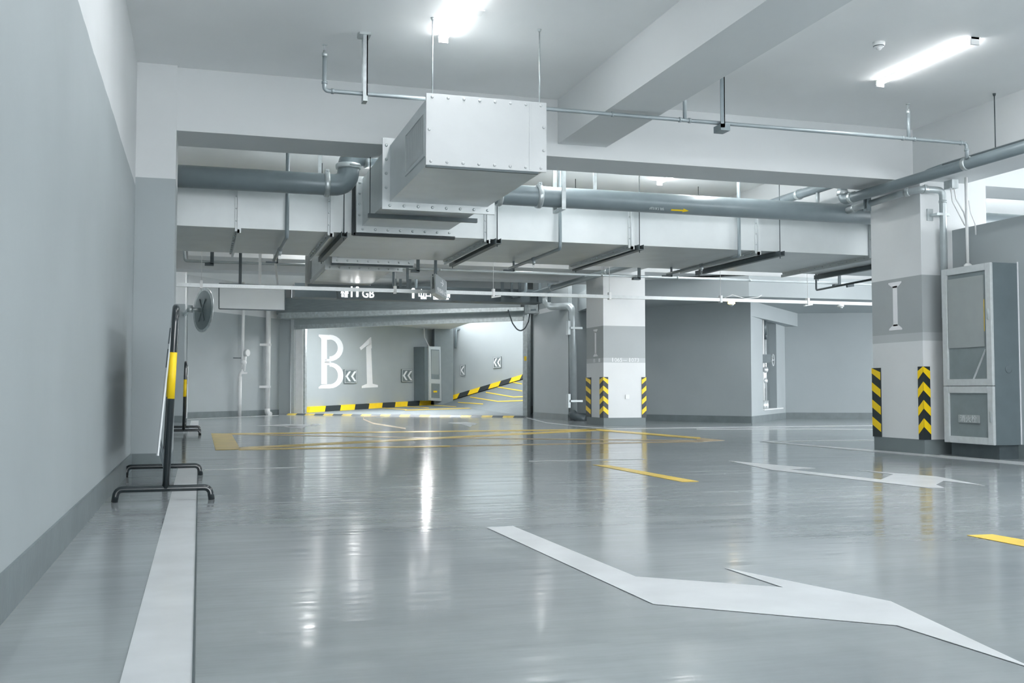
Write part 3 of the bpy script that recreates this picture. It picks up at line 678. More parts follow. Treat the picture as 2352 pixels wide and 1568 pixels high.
write(sgl, '电梯间入口', .075, fa + me_ + dd * .1 + Vector((0, 0, .04)), dd, ln * .8, .002); write(sgl, '→', .16, fa + me_ + dd * (ln * .35) + Vector((0, 0, .15)), dd, ln * .26, .002)
sgl.build('sign_lettering', m_whr, t)
fd = (Vector((lft.x, lft.y, az)) - fa); fd.normalize()
pg = MB(); o = fa + fd * .03 + Vector((-.006, -.004, .09)); 
L0 = Vector((lft.x, lft.y, az)); sd = (fa - L0); sl = sd.length; sd.normalize(); sn = Vector((sd.y, -sd.x, 0)) * .005
Mx = frame_M(L0 + sn + Vector((0, 0, .07)), sd)
for pl in ([(.35, 0), (.5, 0), (.55, .09), (.62, 0), (.75, 0), (.68, .14), (.72, .10), (.75, .12), (.62, .2), (.45, .2), (.35, .08), (.42, .1)],):
    pg.ext([Mx @ Vector((u * sl, vv * .9, 0)) for u, vv in pl], sn * .3)
pg.ball(Mx @ Vector((.53 * sl, .205, 0)), .012); pg.build('walking_figure_pictogram', m_dark, t)
MB().box(x0 + .05, 15.1, zt, x0 + .09, 15.13, CEIL).build('hanger_bar', m_steel, t)

# ---------------------------------------------------------------- convex mirror
MY = 24.0; mc = P(466, 712, Y=MY)
t = thing('convex_mirror', 'round convex traffic mirror seen from behind, bracketed to the far pilaster', 'mirror', (mc.x, MY, mc.z))
ax = Vector((.91, .41, -.04)).normalized(); Rm = .485
MB().rings([(mc - ax * .02, .02), (mc - ax * .015, Rm * .5), (mc, Rm * .9), (mc + ax * .01, Rm), (mc + ax * .035, Rm), (mc + ax * .09, Rm * .7), (mc + ax * .11, .05)], 40).build('mirror_dish', m_mirror, t)
MB().rings([(mc - ax * .0, Rm * .985), (mc - ax * .004, Rm * 1.02), (mc + ax * .03, Rm * 1.02), (mc + ax * .034, Rm * .985)], 40).build('rim', m_galv, t)
b = MB(); e1 = ax.cross(Vector((0, 0, 1))).normalized(); e2 = e1.cross(ax)
for s_ in (1, -1): b.bar(mc - ax * .03 - (e1 * s_ * .6 + e2) * Rm * .5, mc - ax * .03 + (e1 * s_ * .6 + e2) * Rm * .5, .04, .02, up=ax)
b.build('cross_brace', m_mirror, t)
MB().cyl(mc - ax * .03, mc - ax * .28, .045).cyl(mc - ax * .30 - Vector((0, 0, .08)), mc - ax * .30 + Vector((0, 0, .08)), .06).bar(mc - ax * .3, Vector((-.37, 25.5, mc.z)), .05, .09).build('mirror_bracket', m_galv, t)

# ---------------------------------------------------------------- pipes on the back wall
AL = (A0, A1); an = Vector((A1[1] - A0[1], A0[0] - A1[0], 0)).normalized() 
if an.y > 0: an = -an
def wall_pipe(px, py_b, r, ztop, label, off=.14):
    p = P(px, py_b, line=AL); p.z = 0; p = p + an * off
    t = thing('standpipe', label, 'pipe', p); return t, p
t, p = wall_pipe(541, 953, .045, 3.5, 'slim white standpipe with a valve and round gauge on the back wall')
MB().cyl(p, p + Vector((0, 0, 1.15)), .05).cyl(p + Vector((.06, 0, 1.35)), p + Vector((.08, 0, CEIL)), .045).tube([p + Vector((.0, 0, 1.1)), p + Vector((.0, 0, 1.2)), p + Vector((.06, 0, 1.3)), p + Vector((.06, 0, 1.5))], .045).build('pipe', m_plast, t)
MB().rings([(p + Vector((.16, -.02, 1.83)) + an * .0, .10), (p + Vector((.16, -.02, 1.83)) + an * .07, .10)], 20).build('gauge', m_plast, t)
MB().cyl(p + Vector((.1, 0, 1.3)), p + Vector((.14, 0, 1.78)), .045).ball(p + Vector((.1, 0, 1.55)), .085).box(p.x + .02, p.y - .05, 1.22, p.x + .2, p.y + .05, 1.27).build('valve', m_plast, t)
MB().bar(p + Vector((.05, 0, 1.68)), p + Vector((-.3, -.02, 1.68)), .03, .03).build('wall_bracket', m_steel, t)
t, p = wall_pipe(605, 950, .1, 3.5, 'thick white standpipe with two wall brackets on the back wall')
MB().cyl(p + Vector((0, 0, .05)), p + Vector((0, 0, CEIL)), .075, seg=20).tube([p + Vector((0, 0, .2)), p + Vector((0, 0, .06)), p + Vector((.08, -.1, .03))], .08).build('pipe', m_plast, t)
for z in (.82, 2.08):
    MB().box(p.x - .3, p.y - .02, z - .1, p.x - .2, p.y + .1, z + .13).box(p.x - .3, p.y - .09, z, p.x + .09, p.y + .02, z + .07).build('wall_bracket', m_plast, t)

# ---------------------------------------------------------------- ramp gate
t = thing('roller_shutter_gate', 'raised roller shutter with steel side rails and striped threshold at the ramp', 'gate', (5.7, 30, 0))
def gshift(d): return ((GL[0][0] + gn.x * d, GL[0][1] + gn.y * d), (GL[1][0] + gn.x * d, GL[1][1] + gn.y * d))
def gp(pts, d, th, name, m, par=None):
    ln_ = gshift(d); q = [P(x, y, line=ln_) for x, y in pts]
    return MB().ext(q, -gn * th).build(name, m, par or t)
gp([(635, 684), (1196, 676), (1196, 711), (635, 722)], .55, .45, 'shutter_drum_box', m_shut)
gp([(640, 718), (1203, 705), (1203, 713), (636, 731)], .6, .55, 'drum_box_ledge', m_galv)
gp([(675, 728), (1201, 708), (1201, 731), (675, 748)], .08, .06, 'shutter_curtain', mat('shutter_curtain_metal', (.42, .47, .48), .4, .3))
gp([(675, 746), (1201, 727), (1201, 736), (675, 756)], .12, .12, 'bottom_rail', m_galv)
for a, b2 in (((668, 733), (676, 952)),):
    gp([(668, 733), (675, 733), (675, 952), (668, 952)], .10, .15, 'side_rail', m_alu)
gp([(676, 755), (695, 754), (694, 950), (676, 951)], .0, .10, 'side_jamb', mat('jamb_white', (.82, .84, .85), .5))
gp([(695, 754), (701, 754), (700, 948), (694, 949)], -.05, .10, 'guide_channel', m_galv)
gp([(1201, 712), (1211, 712), (1211, 959), (1201, 958)], .08, .25, 'side_rail', m_galv)
gp([(1204, 818), (1209, 818), (1209, 828), (1204, 828)], .09, .01, 'yellow_tag', m_yel)
# threshold hump
a0 = Vector((*gshift(.05)[0], 0)); a1 = Vector((*gshift(.05)[1], 0)); LL = (a1 - a0).length; th = MB()
n = 24
for i in range(n):
    th.mi = 0 if i % 2 else 1
    p = a0 + gdir * (LL * i / n); q = a0 + gdir * (LL * (i + 1) / n); sh = gdir * .12
    th.hexa([p, q, q + gn * .35 + sh, p + gn * .35 + sh], [p + gn * .1 + Vector((0, 0, .045)), q + gn * .1 + Vector((0, 0, .045)), q + gn * .25 + sh + Vector((0, 0, .045)), p + gn * .25 + sh + Vector((0, 0, .045))])
th.build('threshold_hump', [m_steel, mat('worn_yellow', (.75, .58, .12), .5, var=.3, scale=5)], t)
t = thing('gate_motor', 'open grey shutter motor box with hanging cable at the gate corner', 'motor', P(1233, 704, Y=26.5))
ml = ((P(1216, 704, Y=26.6).x, 26.6), (P(1250, 704, Y=26.45).x, 26.45))
def mp_(pts, th, name, m, off=0):
    ln_ = ((ml[0][0], ml[0][1] + off), (ml[1][0], ml[1][1] + off)); return MB().ext([P(x, y, line=ln_) for x, y in pts], (0, th, 0)).build(name, m, t)
mp_([(1214, 690), (1236, 690), (1236, 719), (1214, 719)], .35, 'motor_cover', m_galv)
mp_([(1217, 693), (1233, 693), (1233, 700), (1217, 700)], .01, 'cover_panel', m_pipe, -.012)
mp_([(1219, 710), (1231, 709), (1232, 713), (1219, 714)], .01, 'cover_panel', m_pipe, -.012)
fm = mp_([(1236, 690), (1256, 689), (1256, 718), (1236, 718)], .06, 'motor_frame', m_dark, .15)
b = MB()
for pa_, pb_ in (((1236, 690), (1256, 689)), ((1236, 717), (1256, 717)), ((1255, 689), (1255, 717))): b.bar(P(*pa_, line=ml), P(*pb_, line=ml), .05, .05)
b.build('frame_edge', m_galv, t)
c = P(1248, 709, line=ml); MB().cyl(c, c + Vector((0, .12, 0)), .07).build('motor_drum', m_alu, t)
c = P(1241, 697, line=ml); MB().cyl(c, c + Vector((0, .12, 0)), .03).build('gear', m_alu, t)
cb = [P(x, y, Y=26.9) for x, y in ((1167, 711), (1170, 722), (1177, 742), (1187, 756), (1196, 760), (1206, 754), (1214, 738), (1217, 720))]
tag(MB().tube(cb, .018, 8, rad=.2).build('drooping_cable', m_steel), 'drooping black cable slung between the shutter and its motor', 'cable')

# dark duct above the gate, with trapeze hangers
t = thing('dark_ceiling_duct', 'dark grey duct under the ceiling in front of the ramp gate', 'air duct', (5, 24.2, 2.85))
MB().box(2.05, 24.0, 2.88, 8.0, 24.6, 3.20).build('duct_body', m_dark, t)
for px, wd in ((842, 0), (907, 0), (920, 22), (1154, 0), (1176, 18), (1240, 0), (1262, 0)):
    x = P(px, 640, Y=23.9).x; x2 = P(px + wd, 640, Y=23.9).x
    if wd:
        o = MB().box(x - .03, 23.9, 2.98, x + .03, 23.94, CEIL).box(x2 - .03, 23.9, 2.98, x2 + .03, 23.94, CEIL).box(x, 23.9, 2.96, x2, 23.94, 3.0).build('trapeze_hanger', m_steel, t)
        MB().tube([(x2 + .12, 23.8, CEIL), (x2 + .12, 23.8, 3.12), (x - .0, 23.85, 2.99)], .035, 10).build('hanger_pipe', m_pipe, t)
    else: MB().box(x - .035, 23.9, 2.9, x + .035, 23.94, CEIL).build('hanger_bar', m_steel, t)

# drain pipe on the wall beside the gate
pp = P(1318, 966, Z=0)
t = thing('drain_pipe', 'pale vertical drain pipe with a dark foot between the gate and the far column', 'pipe', pp)
pl = pp.y
zt = P(1318, 702, Y=pl).z; zl = P(1262, 702, Y=pl + .8)
MB().tube([pp + Vector((0, 0, .14)), (pp.x - .03, pl, zt), (zl.x, pl + .8, zt + .02), (zl.x - .12, pl + .85, zt + .25)], .088, 18, rad=.2).build('pipe', m_pipel, t)
MB().tube([pp + Vector((-.05, 0, .22)), pp + Vector((.0, -.05, .10)), pp + Vector((.22, -.25, .03))], .11, 12).build('pipe_foot', m_steel, t)
for z in (.48, 2.28):
    MB().box(pp.x - .11, pl - .1, z - .02, pp.x + .20, pl - .05, z + .03).box(pp.x - .16, pl - .05, z - .16, pp.x - .10, pl + .1, z + .18).build('wall_bracket', m_pipel, t)

# ---------------------------------------------------------------- hydrant pipes in the niche
def nich(a, off, z): return Vector((*F1, z)) + d2 * a + n2 * off
t = thing('fire_hydrant_pipes', 'vertical fire hydrant pipes with valves and a round handwheel inside the wall niche', 'valve assembly', nich(1.9, .08, .27))
MB().cyl(nich(1.75, .08, .27), nich(1.75, .08, 2.5), .045).build('riser_pipe', m_plast, t)
MB().cyl(nich(2.05, .08, .27), nich(2.05, .08, 2.5), .04).build('riser_pipe', m_alu, t)
MB().cyl(nich(1.75, .08, .27), nich(1.75, .08, .5), .08).cyl(nich(2.05, .08, .27), nich(2.05, .08, .5), .08).build('pipe_collar', m_alu, t)
MB().cyl(nich(1.85, .08, 2.1), nich(1.85, .08, 2.5), .09).cyl(nich(2.05, .08, 2.0), nich(2.05, .08, 2.2), .06).build('valve_top', m_steel, t)
MB().box(*(nich(1.75, .05, 1.42) - Vector((.12, .12, 0))), *(nich(1.75, .05, 1.62) + Vector((.12, .12, 0)))).build('alarm_box', m_steel, t)
MB().ball(nich(1.8, .06, 1.25), .11, (1, 1, .8)).ball(nich(1.8, .06, .98), .09).cyl(nich(1.8, .06, .8), nich(1.8, .06, 1.4), .05).build('gate_valve', m_alu, t)
b = MB(); hc = nich(2.35, -.06, 1.5); prev = None
ring = [hc + d2 * math.cos(k * math.pi / 10) * .14 + Vector((0, 0, math.sin(k * math.pi / 10) * .24 * .6)) for k in range(21)]
for p, q in zip(ring, ring[1:]): b.cyl(p, q, .014, seg=8)
b.bar(ring[0], ring[10], .02, .02); b.cyl(hc, nich(2.1, .08, 1.5), .015)
b.build('handwheel', m_alu, t)

# ---------------------------------------------------------------- column guards
def guard(name, x, y, sx, sy, label, z0=.17, z1=1.03, wx=.07, wy=.10):
    """corner guard: two rubber flaps meeting at the column corner (x, y); sx, sy point along the faces"""
    t = thing(name, label, 'corner guard', (x, y, z0)); th = .012
    b = MB(); b.box(min(x - sx * th, x + sx * wx), min(y - sy * th, y), z0, max(x - sx * th, x + sx * wx), max(y - sy * th, y), z1)
    b.box(min(x - sx * th, x), min(y, y + sy * wy), z0, max(x - sx * th, x), max(y, y + sy * wy), z1)
    b.build('rubber_flap', m_black, t)
    st = MB(); n = 4; H_ = (z1 - z0); pitch = H_ / n; rise = pitch * .42; h = pitch * .47
    for k in range(n):
        zc = z0 + pitch * (k + .28)
        e = -sy * (th + .0015)
        st.ext([(x - sx * th, y + e, zc + rise), (x + sx * wx, y + e, zc), (x + sx * wx, y + e, zc + h), (x - sx * th, y + e, min(zc + h + rise, z1))][:4], (0, -sy * .001, 0))
        e = -sx * (th + .0015)
        st.ext([(x + e, y - sy * th, zc + rise), (x + e, y + sy * wy, zc), (x + e, y + sy * wy, zc + h), (x + e, y - sy * th, min(zc + h + rise, z1))], (-sx * .001, 0, 0))
    st.build('reflective_stripes', m_yel, t)
    return t
guard('corner_guard', 8.155, 10.3, 1, 1, 'black rubber guard with yellow chevrons on the big column edge facing the cabinet', wx=.085, wy=.085)
guard('corner_guard', 8.155, 11.25, 1, -1, 'black and yellow guard on the rear edge of the big column with the large letter', wx=.085, wy=.16)
guard('corner_guard', 8.155, 20.4, 1, 1, 'black rubber guard with yellow chevrons on the front edge of the numbered far column', wx=.10, wy=.2)
guard('corner_guard', 9.115, 20.4, -1, 1, 'yellow striped guard on the numbered column edge next to the long grey wall', wx=.09, wy=.1)
guard('corner_guard', 8.155, 21.4, 1, -1, 'yellow striped guard on the rear edge of the numbered far column', wx=.1, wy=.28)
# painted letters on the columns (seriffed capital I, numbers)
def serifI(name, x, yc, z0, z1, wd, label, sz=1.0):
    b = MB(); w_ = wd
    for pl in ([(-.32 * w_, z0 + .05), (.32 * w_, z0 + .05), (.32 * w_, z1 - .05), (-.32 * w_, z1 - .05)],
               [(-w_ * .95, z0), (w_ * .95, z0), (w_ * .95, z0 + .018), (.32 * w_, z0 + .07), (-.32 * w_, z0 + .07), (-w_ * .95, z0 + .018)],
               [(-w_ * .95, z1), (-w_ * .95, z1 - .018), (-.32 * w_, z1 - .07), (.32 * w_, z1 - .07), (w_ * .95, z1 - .018), (w_ * .95, z1)]):
        b.ext([(x - .002, yc - u, z) for u, z in pl], (-.002, 0, 0))
    return tag(b.build(name, m_whr), label, 'painted letter')
serifI('painted_letter', 8.155, 10.79, 1.485, 2.075, .13, 'tall white capital letter I painted on the big column near the cabinet')
serifI('painted_letter', 8.155, 20.85, 1.475, 2.06, .13, 'tall white capital letter I painted on the far column with bay numbers')
b = MB(); 
for px_ in (1407, 1446):
    x_ = P(px_, 831, Y=20.398).x; b.box(x_ - .011, 20.395, 1.352, x_ + .011, 20.3985, 1.437)
for s_, a, c in (('065', 1411, 1428.5), ('—', 1431, 1440), ('073', 1450, 1467)):
    p, q = P(a, 831, Y=20.398), P(c, 831, Y=20.398); write(b, s_, .12 if s_ != '—' else .12, (p.x, 20.397, 1.352 if s_ != '—' else 1.352), (1, 0, 0), q.x - p.x, .0015)
tag(b.build('painted_bay_numbers', m_whr), 'white painted bay numbers I 065 to I 073 on the far column', 'painted numbers')
b = MB()
for z, yy in ((1.352, 20.98), (1.352, 20.86)): write(b, 'B1'[0 if yy > 20.9 else 1], .11, (8.152, yy, z), (0, -1, 0), .09, .0015)
tag(b.build('painted_bay_numbers', m_whr), 'faint small characters painted below the letter on the far column side', 'painted numbers')
p = P(1441, 911, Y=20.39); tag(MB().box(p.x - .045, 20.385, p.z - .045, p.x + .045, 20.4, p.z + .045).build('socket_cover', m_plast, bevel=.004), 'small white socket cover low on the front of the numbered far column', 'socket')

# ---------------------------------------------------------------- fire hose cabinet
CXF, CY0, CY1, CZ0, CZ1 = 8.235, 9.28, 10.06, .155, 2.145
t = thing('fire_hose_cabinet', 'tall grey fire hose cabinet with two aluminium framed doors beside the big column', 'cabinet', (8.42, 9.67, 0))
b = MB(); b.box(CXF + .03, CY0, CZ0, 8.6, CY1, CZ1); b.build('cabinet_body', m_cabside, t)
MB().box(CXF + .10, CY0 + .03, 0, 8.59, CY1, CZ0).build('plinth', m_steel, t)
MB().rings([(Vector((8.45, CY0 + .001, .98)), .045), (Vector((8.45, CY0 - .008, .98)), .042), (Vector((8.45, CY0 - .008, .98)), .035)], 24).build('knockout_disc', m_cabside, t)
MB().bar((8.598, CY0 - .005, CZ0), (8.598, CY0 - .005, CZ1 + .015), .012, .01, up=(1, 0, 0)).build('wall_sealant', m_whr, t)
def door(z0, z1, nm):
    f = MB(); fw = .085; x0, x1 = CXF, CXF + .035
    f.box(x0, CY0, z0, x1, CY0 + fw, z1); f.box(x0, CY1 - fw, z0, x1, CY1, z1)
    f.box(x0, CY0 + fw, z0, x1, CY1 - fw, z0 + fw * .9); f.box(x0, CY0 + fw, z1 - fw * .9, x1, CY1 - fw, z1)
    return f.build(nm, m_alu, t, bevel=.004)
dz = .80
d1 = door(dz, CZ1, 'upper_door'); d3 = door(CZ0, dz - .006, 'lower_door')
MB().box(CXF + .02, CY0 + .08, dz + .06, CXF + .028, CY1 - .08, CZ1 - .06).build('door_glass', m_glass, d1)
MB().box(CXF + .02, CY0 + .08, CZ0 + .06, CXF + .028, CY1 - .08, dz - .07).build('door_glass', m_glass, d3)
MB().box(CXF + .008, CY0 + .125, 1.23, CXF + .02, CY1 - .095, 2.02).build('covering_sheet', m_panel, d1)
MB().box(CXF + .015, CY0 + .121, 1.4, CXF + .018, CY0 + .125, 1.75).build('sheet_edge', m_yel, d1)
MB().bar((CXF + .014, CY0 + .10, 1.20), (CXF + .014, CY0 + .30, .87), .006, .03, up=(1, 0, 0)).build('stay_bar', m_alu, d1)
MB().box(CXF - .012, CY0 + .035, 1.52, CXF, CY0 + .055, 1.64).build('door_handle', m_galv, d1, bevel=.003)
MB().box(CXF - .012, CY0 + .025, .40, CXF, CY0 + .045, .52).build('door_handle', m_galv, d3, bevel=.003)
pl_ = MB().box(CXF + .004, 9.50, .385, CXF + .02, 9.83, .475).build('name_plate', m_panel, d3, bevel=.003)
b = MB(); write(b, '消火栓', .085, (CXF + .003, 9.80, .40), (0, -1, 0), .26, .001); b.build('plate_lettering', m_alu, pl_)

# ---------------------------------------------------------------- barriers
def barrier(y0, y1, xl, xr, xc, label, h=1.32, lean=.05, dx=0, px_=(-.264, -.184), pz=(.30, 1.22)):
    t = thing('barrier', label, 'barrier', (xc, (y0 + y1) / 2, 0)); r = .024
    for y, e in ((y0, 0), (y1, dx)):
        MB().tube([(xl + e, y, .0), (xl + e + .012, y, .085), (xr + e - .012, y, .085), (xr + e, y, .0)], r * .92, 14, rad=.06).build('foot', m_blk, t)
    zt = h
    pa, pb = Vector((xc, y0, .085)), Vector((xc + lean, y0, zt)); qa, qb = Vector((xc + dx, y1, .085)), Vector((xc + dx + lean, y1, zt))
    MB().tube([pa, pb, qb, qa], r, 16, rad=.11, n=8).build('frame', m_blk, t)
    for a, b in ((pa, pb), (qa, qb)):
        u0, u1 = a.lerp(b, .49), a.lerp(b, .745); MB().cyl(u0, u1, r * 1.03, seg=18).build('yellow_band', m_yel, t)
    i0, i1 = y0 + .12, y1 - .1
    def pt(u, y, e=0): return Vector((px_[0] + (px_[1] - px_[0]) * u + dx * (y - y0) / (y1 - y0) + e, y, pz[0] + (pz[1] - pz[0]) * u))
    pn = MB().hexa([pt(0, i0, -.012), pt(0, i0), pt(0, i1), pt(0, i1, -.012)], [pt(1, i0, -.012), pt(1, i0), pt(1, i1), pt(1, i1, -.012)]).build('sign_panel', m_sheet, t)
    MB().bar(pt(0, i0, .002), pt(1, i0, .002), .01, .008, up=(0, 1, 0)).build('panel_edge', m_alu, pn)
    b = MB()
    for a, c in ((.66, .80), (.84, .96)):
        b.hexa([pt(a, i0 - .003, -.013), pt(a, i0 - .003, .0), pt(a, i0 + .02, .0), pt(a, i0 + .02, -.013)], [pt(c, i0 - .003, -.013), pt(c, i0 - .003, .0), pt(c, i0 + .02, .0), pt(c, i0 + .02, -.013)])
    b.build('printed_block', m_dark, pn)
    MB().bar((xc, y0, .16), (xc + dx, y1, .16), .03, .03).build('lower_rail', m_blk, t)
    for y, e in ((y0 + .3, dx * .1), (y1 - .3, dx * .9)): MB().bar(pt(.05, y, 0), (xc + e, y, .17), .02, .02).build('panel_bracket', m_steel, t)
    return t
m_sheet = mat('barrier_sheet', (.30, .34, .355), .4)
barrier(7.46, 9.64, -.535, .09, -.21, 'black tube framed barrier with yellow bands standing astride the white stripe', h=1.325, dx=-.07)
barrier(18.2, 19.9, -.55, .02, -.245, 'second black framed barrier with a pale panel, standing near the far pilaster', h=1.22, lean=.02, px_=(-.20, -.19), pz=(.28, 1.15))
# wall cabinet on the far pilaster behind the second barrier
# ---------------------------------------------------------------- ramp kerb, signs, big letters, hose cabinet
t = thing('ramp_kerb', 'black and yellow painted kerb along the foot of the ramp walls', 'kerb', (w1a.x, w1a.y, 0))
def kerb(a, b, n, h, name, ph=0, th=.16, inset=0):
    a, b = Vector(a), Vector(b); m_ = MB(); d = Vector((b.x - a.x, b.y - a.y, 0)).normalized(); nn = Vector((d.y, -d.x, 0)) * th
    for i in range(n):
        m_.mi = (i + ph) % 2; p, q = a.lerp(b, i / n), a.lerp(b, (i + 1) / n); sl = d * .0
        p2_, q2_ = a.lerp(b, (i) / n) + d * .10, a.lerp(b, (i + 1) / n) + d * .10
        m_.hexa([p, q, q + nn, p + nn], [p2_ + Vector((0, 0, h)), q2_ + Vector((0, 0, h)), q2_ + nn * .8 + Vector((0, 0, h)), p2_ + nn * .8 + Vector((0, 0, h))])
    return m_.build(name, [m_yel, m_black], t)
w1s = Vector((w1a.x, w1a.y, w1a.z)) 
kerb(P(701, 947, line=K1), Vector(w1b), 10, .19, 'kerb_blocks')
kerb(Vector(w1b) + Vector((0, 0, .0)), w2e, 27, .21, 'kerb_blocks', 1)
def on_plane(K, poly, d, name, m, label, cat, th=.01, par=None):
    a, b = Vector((*K[0], 0)), Vector((*K[1], 0)); dd = (b - a).normalized(); nn = Vector((dd.y, -dd.x, 0))
    ln_ = ((K[0][0] + nn.x * d, K[0][1] + nn.y * d), (K[1][0] + nn.x * d, K[1][1] + nn.y * d)); mb = MB()
    for pl in poly:
        mb.ext([P(x, y, line=ln_) for x, y in pl], nn * -th)
    o = mb.build(name, m, par)
    if label: tag(o, label, cat)
    return o
import itertools
def ring(outer, inner):      # strips between two outlines with the same number of points
    n = len(outer); return [[outer[i], outer[(i + 1) % n], inner[(i + 1) % n], inner[i]] for i in range(n)]
def arc(cx, cy, rx, ry, a0, a1, n): return [(cx + rx * math.cos(R_(a0 + (a1 - a0) * k / n)), cy + ry * math.sin(R_(a0 + (a1 - a0) * k / n))) for k in range(n + 1)]
# letter B drawn from its parts, in the plane of wall a
Bp = [[(738, 780), (751, 780), (751, 882), (738, 882)],
      [(732, 768), (757, 769), (757, 780), (738, 780), (737, 776), (732, 772)], [(732, 892), (732, 889), (738, 884), (757, 882), (757, 892)]]
def bowl(x0, cy, rx, ry, tx, ty):
    o = arc(x0, cy, rx, ry, -90, 90, 12); i = arc(x0, cy, rx - tx, ry - ty, -90, 90, 12); return [[o[k], o[k + 1], i[k + 1], i[k]] for k in range(12)]
Bp += bowl(757, 799, 31.5, 30.5, 12.5, 11); Bp += bowl(757, 862, 32, 30, 12.5, 9.5)
Bp += [[(751, 829), (757, 829), (757, 838), (751, 838)], [(745, 824), (760, 824), (760, 834), (745, 834)]]
on_plane(K1, Bp, .012, 'painted_letter', m_whr, 'huge white letter B painted on the ramp wall', 'painted letter', .008)
Dg = [[(841, 797), (852, 786), (856, 882), (843, 882)], [(826, 798), (851, 774), (852, 792), (843, 793), (829, 804)], [(831, 891), (831, 886), (843, 881), (856, 881), (868, 884), (868, 889)], [(851, 774), (852.5, 774), (854, 800), (846, 796)]]
on_plane(K1, Dg, .012, 'painted_letter', m_whr, 'huge white figure 1 painted on the ramp wall', 'painted letter', .008)
def chev(K, x0, x1, yt, yb, dy, n, label):
    o = on_plane(K, [[(x0, yt), (x1, yt + dy), (x1, yb + dy), (x0, yb)]], .05, 'chevron_sign', mat('chevron_plate', (.16, .20, .21), .4), label, 'sign', .04)
    w_ = x1 - x0; ym = (yt + yb) / 2; h = (yb - yt) * .36; P_ = []
    for k in range(n):
        a = x0 + w_ * (.10 + k * (.42 if n == 2 else 0)); b2 = a + w_ * (.26 if n == 2 else .5); c2 = w_ * (.17 if n == 2 else .28)
        dv = dy * (.5)
        P_ += [[(a, ym + dv), (b2, ym - h + dv), (b2 + c2, ym - h + dv), (a + c2, ym + dv)], [(a, ym + dv), (a + c2, ym + dv), (b2 + c2, ym + h + dv), (b2, ym + h + dv)]]
    c = on_plane(K, P_, .056, 'chevron_arrows', m_whr, None, None, .004); c.parent = o; c.location = ORG[c] - ORG[o]
    fr_ = on_plane(K, ring([(x0 + .8, yt + .8), (x1 - .8, yt + dy + .8), (x1 - .8, yb + dy - .8), (x0 + .8, yb - .8)], [(x0 + 2, yt + 2), (x1 - 2, yt + dy + 2), (x1 - 2, yb + dy - 2), (x0 + 2, yb - 2)]), .054, 'sign_border', m_alu, None, None, .003); fr_.parent = o; fr_.location = ORG[fr_] - ORG[o]
    for z_ in (c, fr_):
        for k_ in ('label', 'category'):
            if k_ in z_: del z_[k_]
chev(K1, 791, 820, 848, 880, 0, 2, 'double chevron sign on the ramp wall between the painted B and 1')
chev(K1, 923, 948, 847.5, 877, 0, 2, 'double chevron sign on the ramp wall beside the small hose cabinet')
chev(K2, 1057, 1068, 838, 863, -1, 1, 'narrow single chevron sign on the rising ramp wall')
chev(K2, 1132, 1151, 820, 846, -2, 2, 'double chevron sign highest up the rising ramp wall')
# ramp hose cabinet
t = thing('fire_hose_cabinet', 'small fire hose cabinet with a pale frame standing at the ramp wall corner', 'cabinet', P(995, 918, line=K1))
kn = Vector((K1[1][1] - K1[0][1], -(K1[1][0] - K1[0][0]), 0)).normalized()
def kp(pts, d, th, name, m, par=None):
    ln_ = ((K1[0][0] + kn.x * d, K1[0][1] + kn.y * d), (K1[1][0] + kn.x * d, K1[1][1] + kn.y * d)); q = [P(x, y, line=ln_) for x, y in pts]
    return MB().ext(q, -kn * th).build(name, m, par or t)
kp([(975, 796), (1012, 796), (1013, 920), (976, 920)], .5, .5, 'cabinet_body', m_cabside)
fr_ = kp([(985, 795), (1012, 796), (1014, 921), (986, 919)], .54, .04, 'door_frame', m_alu)
kp([(990, 802), (1009, 803), (1010, 871), (991, 870)], .55, .01, 'upper_panel', m_glass, fr_)
kp([(991, 804), (1008, 805), (1008, 860), (991, 859)], .56, .01, 'covering_sheet', m_panel, fr_)
kp([(991, 880), (1010, 881), (1010, 914), (991, 913)], .55, .01, 'lower_panel', m_glass, fr_)
kp([(996, 897), (1004, 897), (1004, 901), (996, 901)], .56, .01, 'name_plate', m_yel, fr_)
tag(MB().tube([P(969, 752, line=K1) + kn * .1, P(970, 775, line=K1) + kn * .1, P(973, 800, line=K1) + kn * .3, P(978, 806, line=K1) + kn * .5], .02, 8, rad=.2).build('cabinet_cable', m_plast), 'white cable curling down the ramp wall into the small hose cabinet', 'cable')
pr_ = [P(1005, 800, line=K1) + kn * .85, P(1006, 758, line=K1) + kn * .85, P(1040, 752, line=K1) + kn * 1.2, P(1085, 747, line=K1) + kn * 2.2]
tag(MB().tube(pr_, .045, 12).build('ramp_conduit', m_pipe), 'dark pipe rising from the small hose cabinet along the ramp ceiling', 'pipe')
# herringbone lines on the ramp
tri_n = (Vector(w1b) - RB).cross(w2e - RB).normalized()
def ramp_pt(x, y): return P(x, y, n=tri_n, p0=RB)
lines_ = [([(1199, 882), (1178, 878)], 2.3), ([(1200, 898), (1143, 889)], 2.3), ([(1204, 911), (1180, 912), (1116, 901)], 2.2), ([(1204, 920), (1144, 922), (1080, 912)], 2.0), ([(1110, 928), (1052, 924)], 1.6)]
gv = 'yellow herringbone lines on the ramp'
for i, (pl, wpx) in enumerate(lines_):
    b = MB()
    for p, q in zip(pl, pl[1:]):
        c = [ramp_pt(p[0], p[1] - wpx / 2), ramp_pt(q[0], q[1] - wpx / 2), ramp_pt(q[0], q[1] + wpx / 2), ramp_pt(p[0], p[1] + wpx / 2)]
        b.ext([v_ + tri_n * (.006 if tri_n.z > 0 else -.006) for v_ in c], tri_n * (.004 if tri_n.z > 0 else -.004))
    tag(b.build('ramp_marking', m_yel), 'yellow herringbone line painted on the ramp surface', 'road marking', gv)

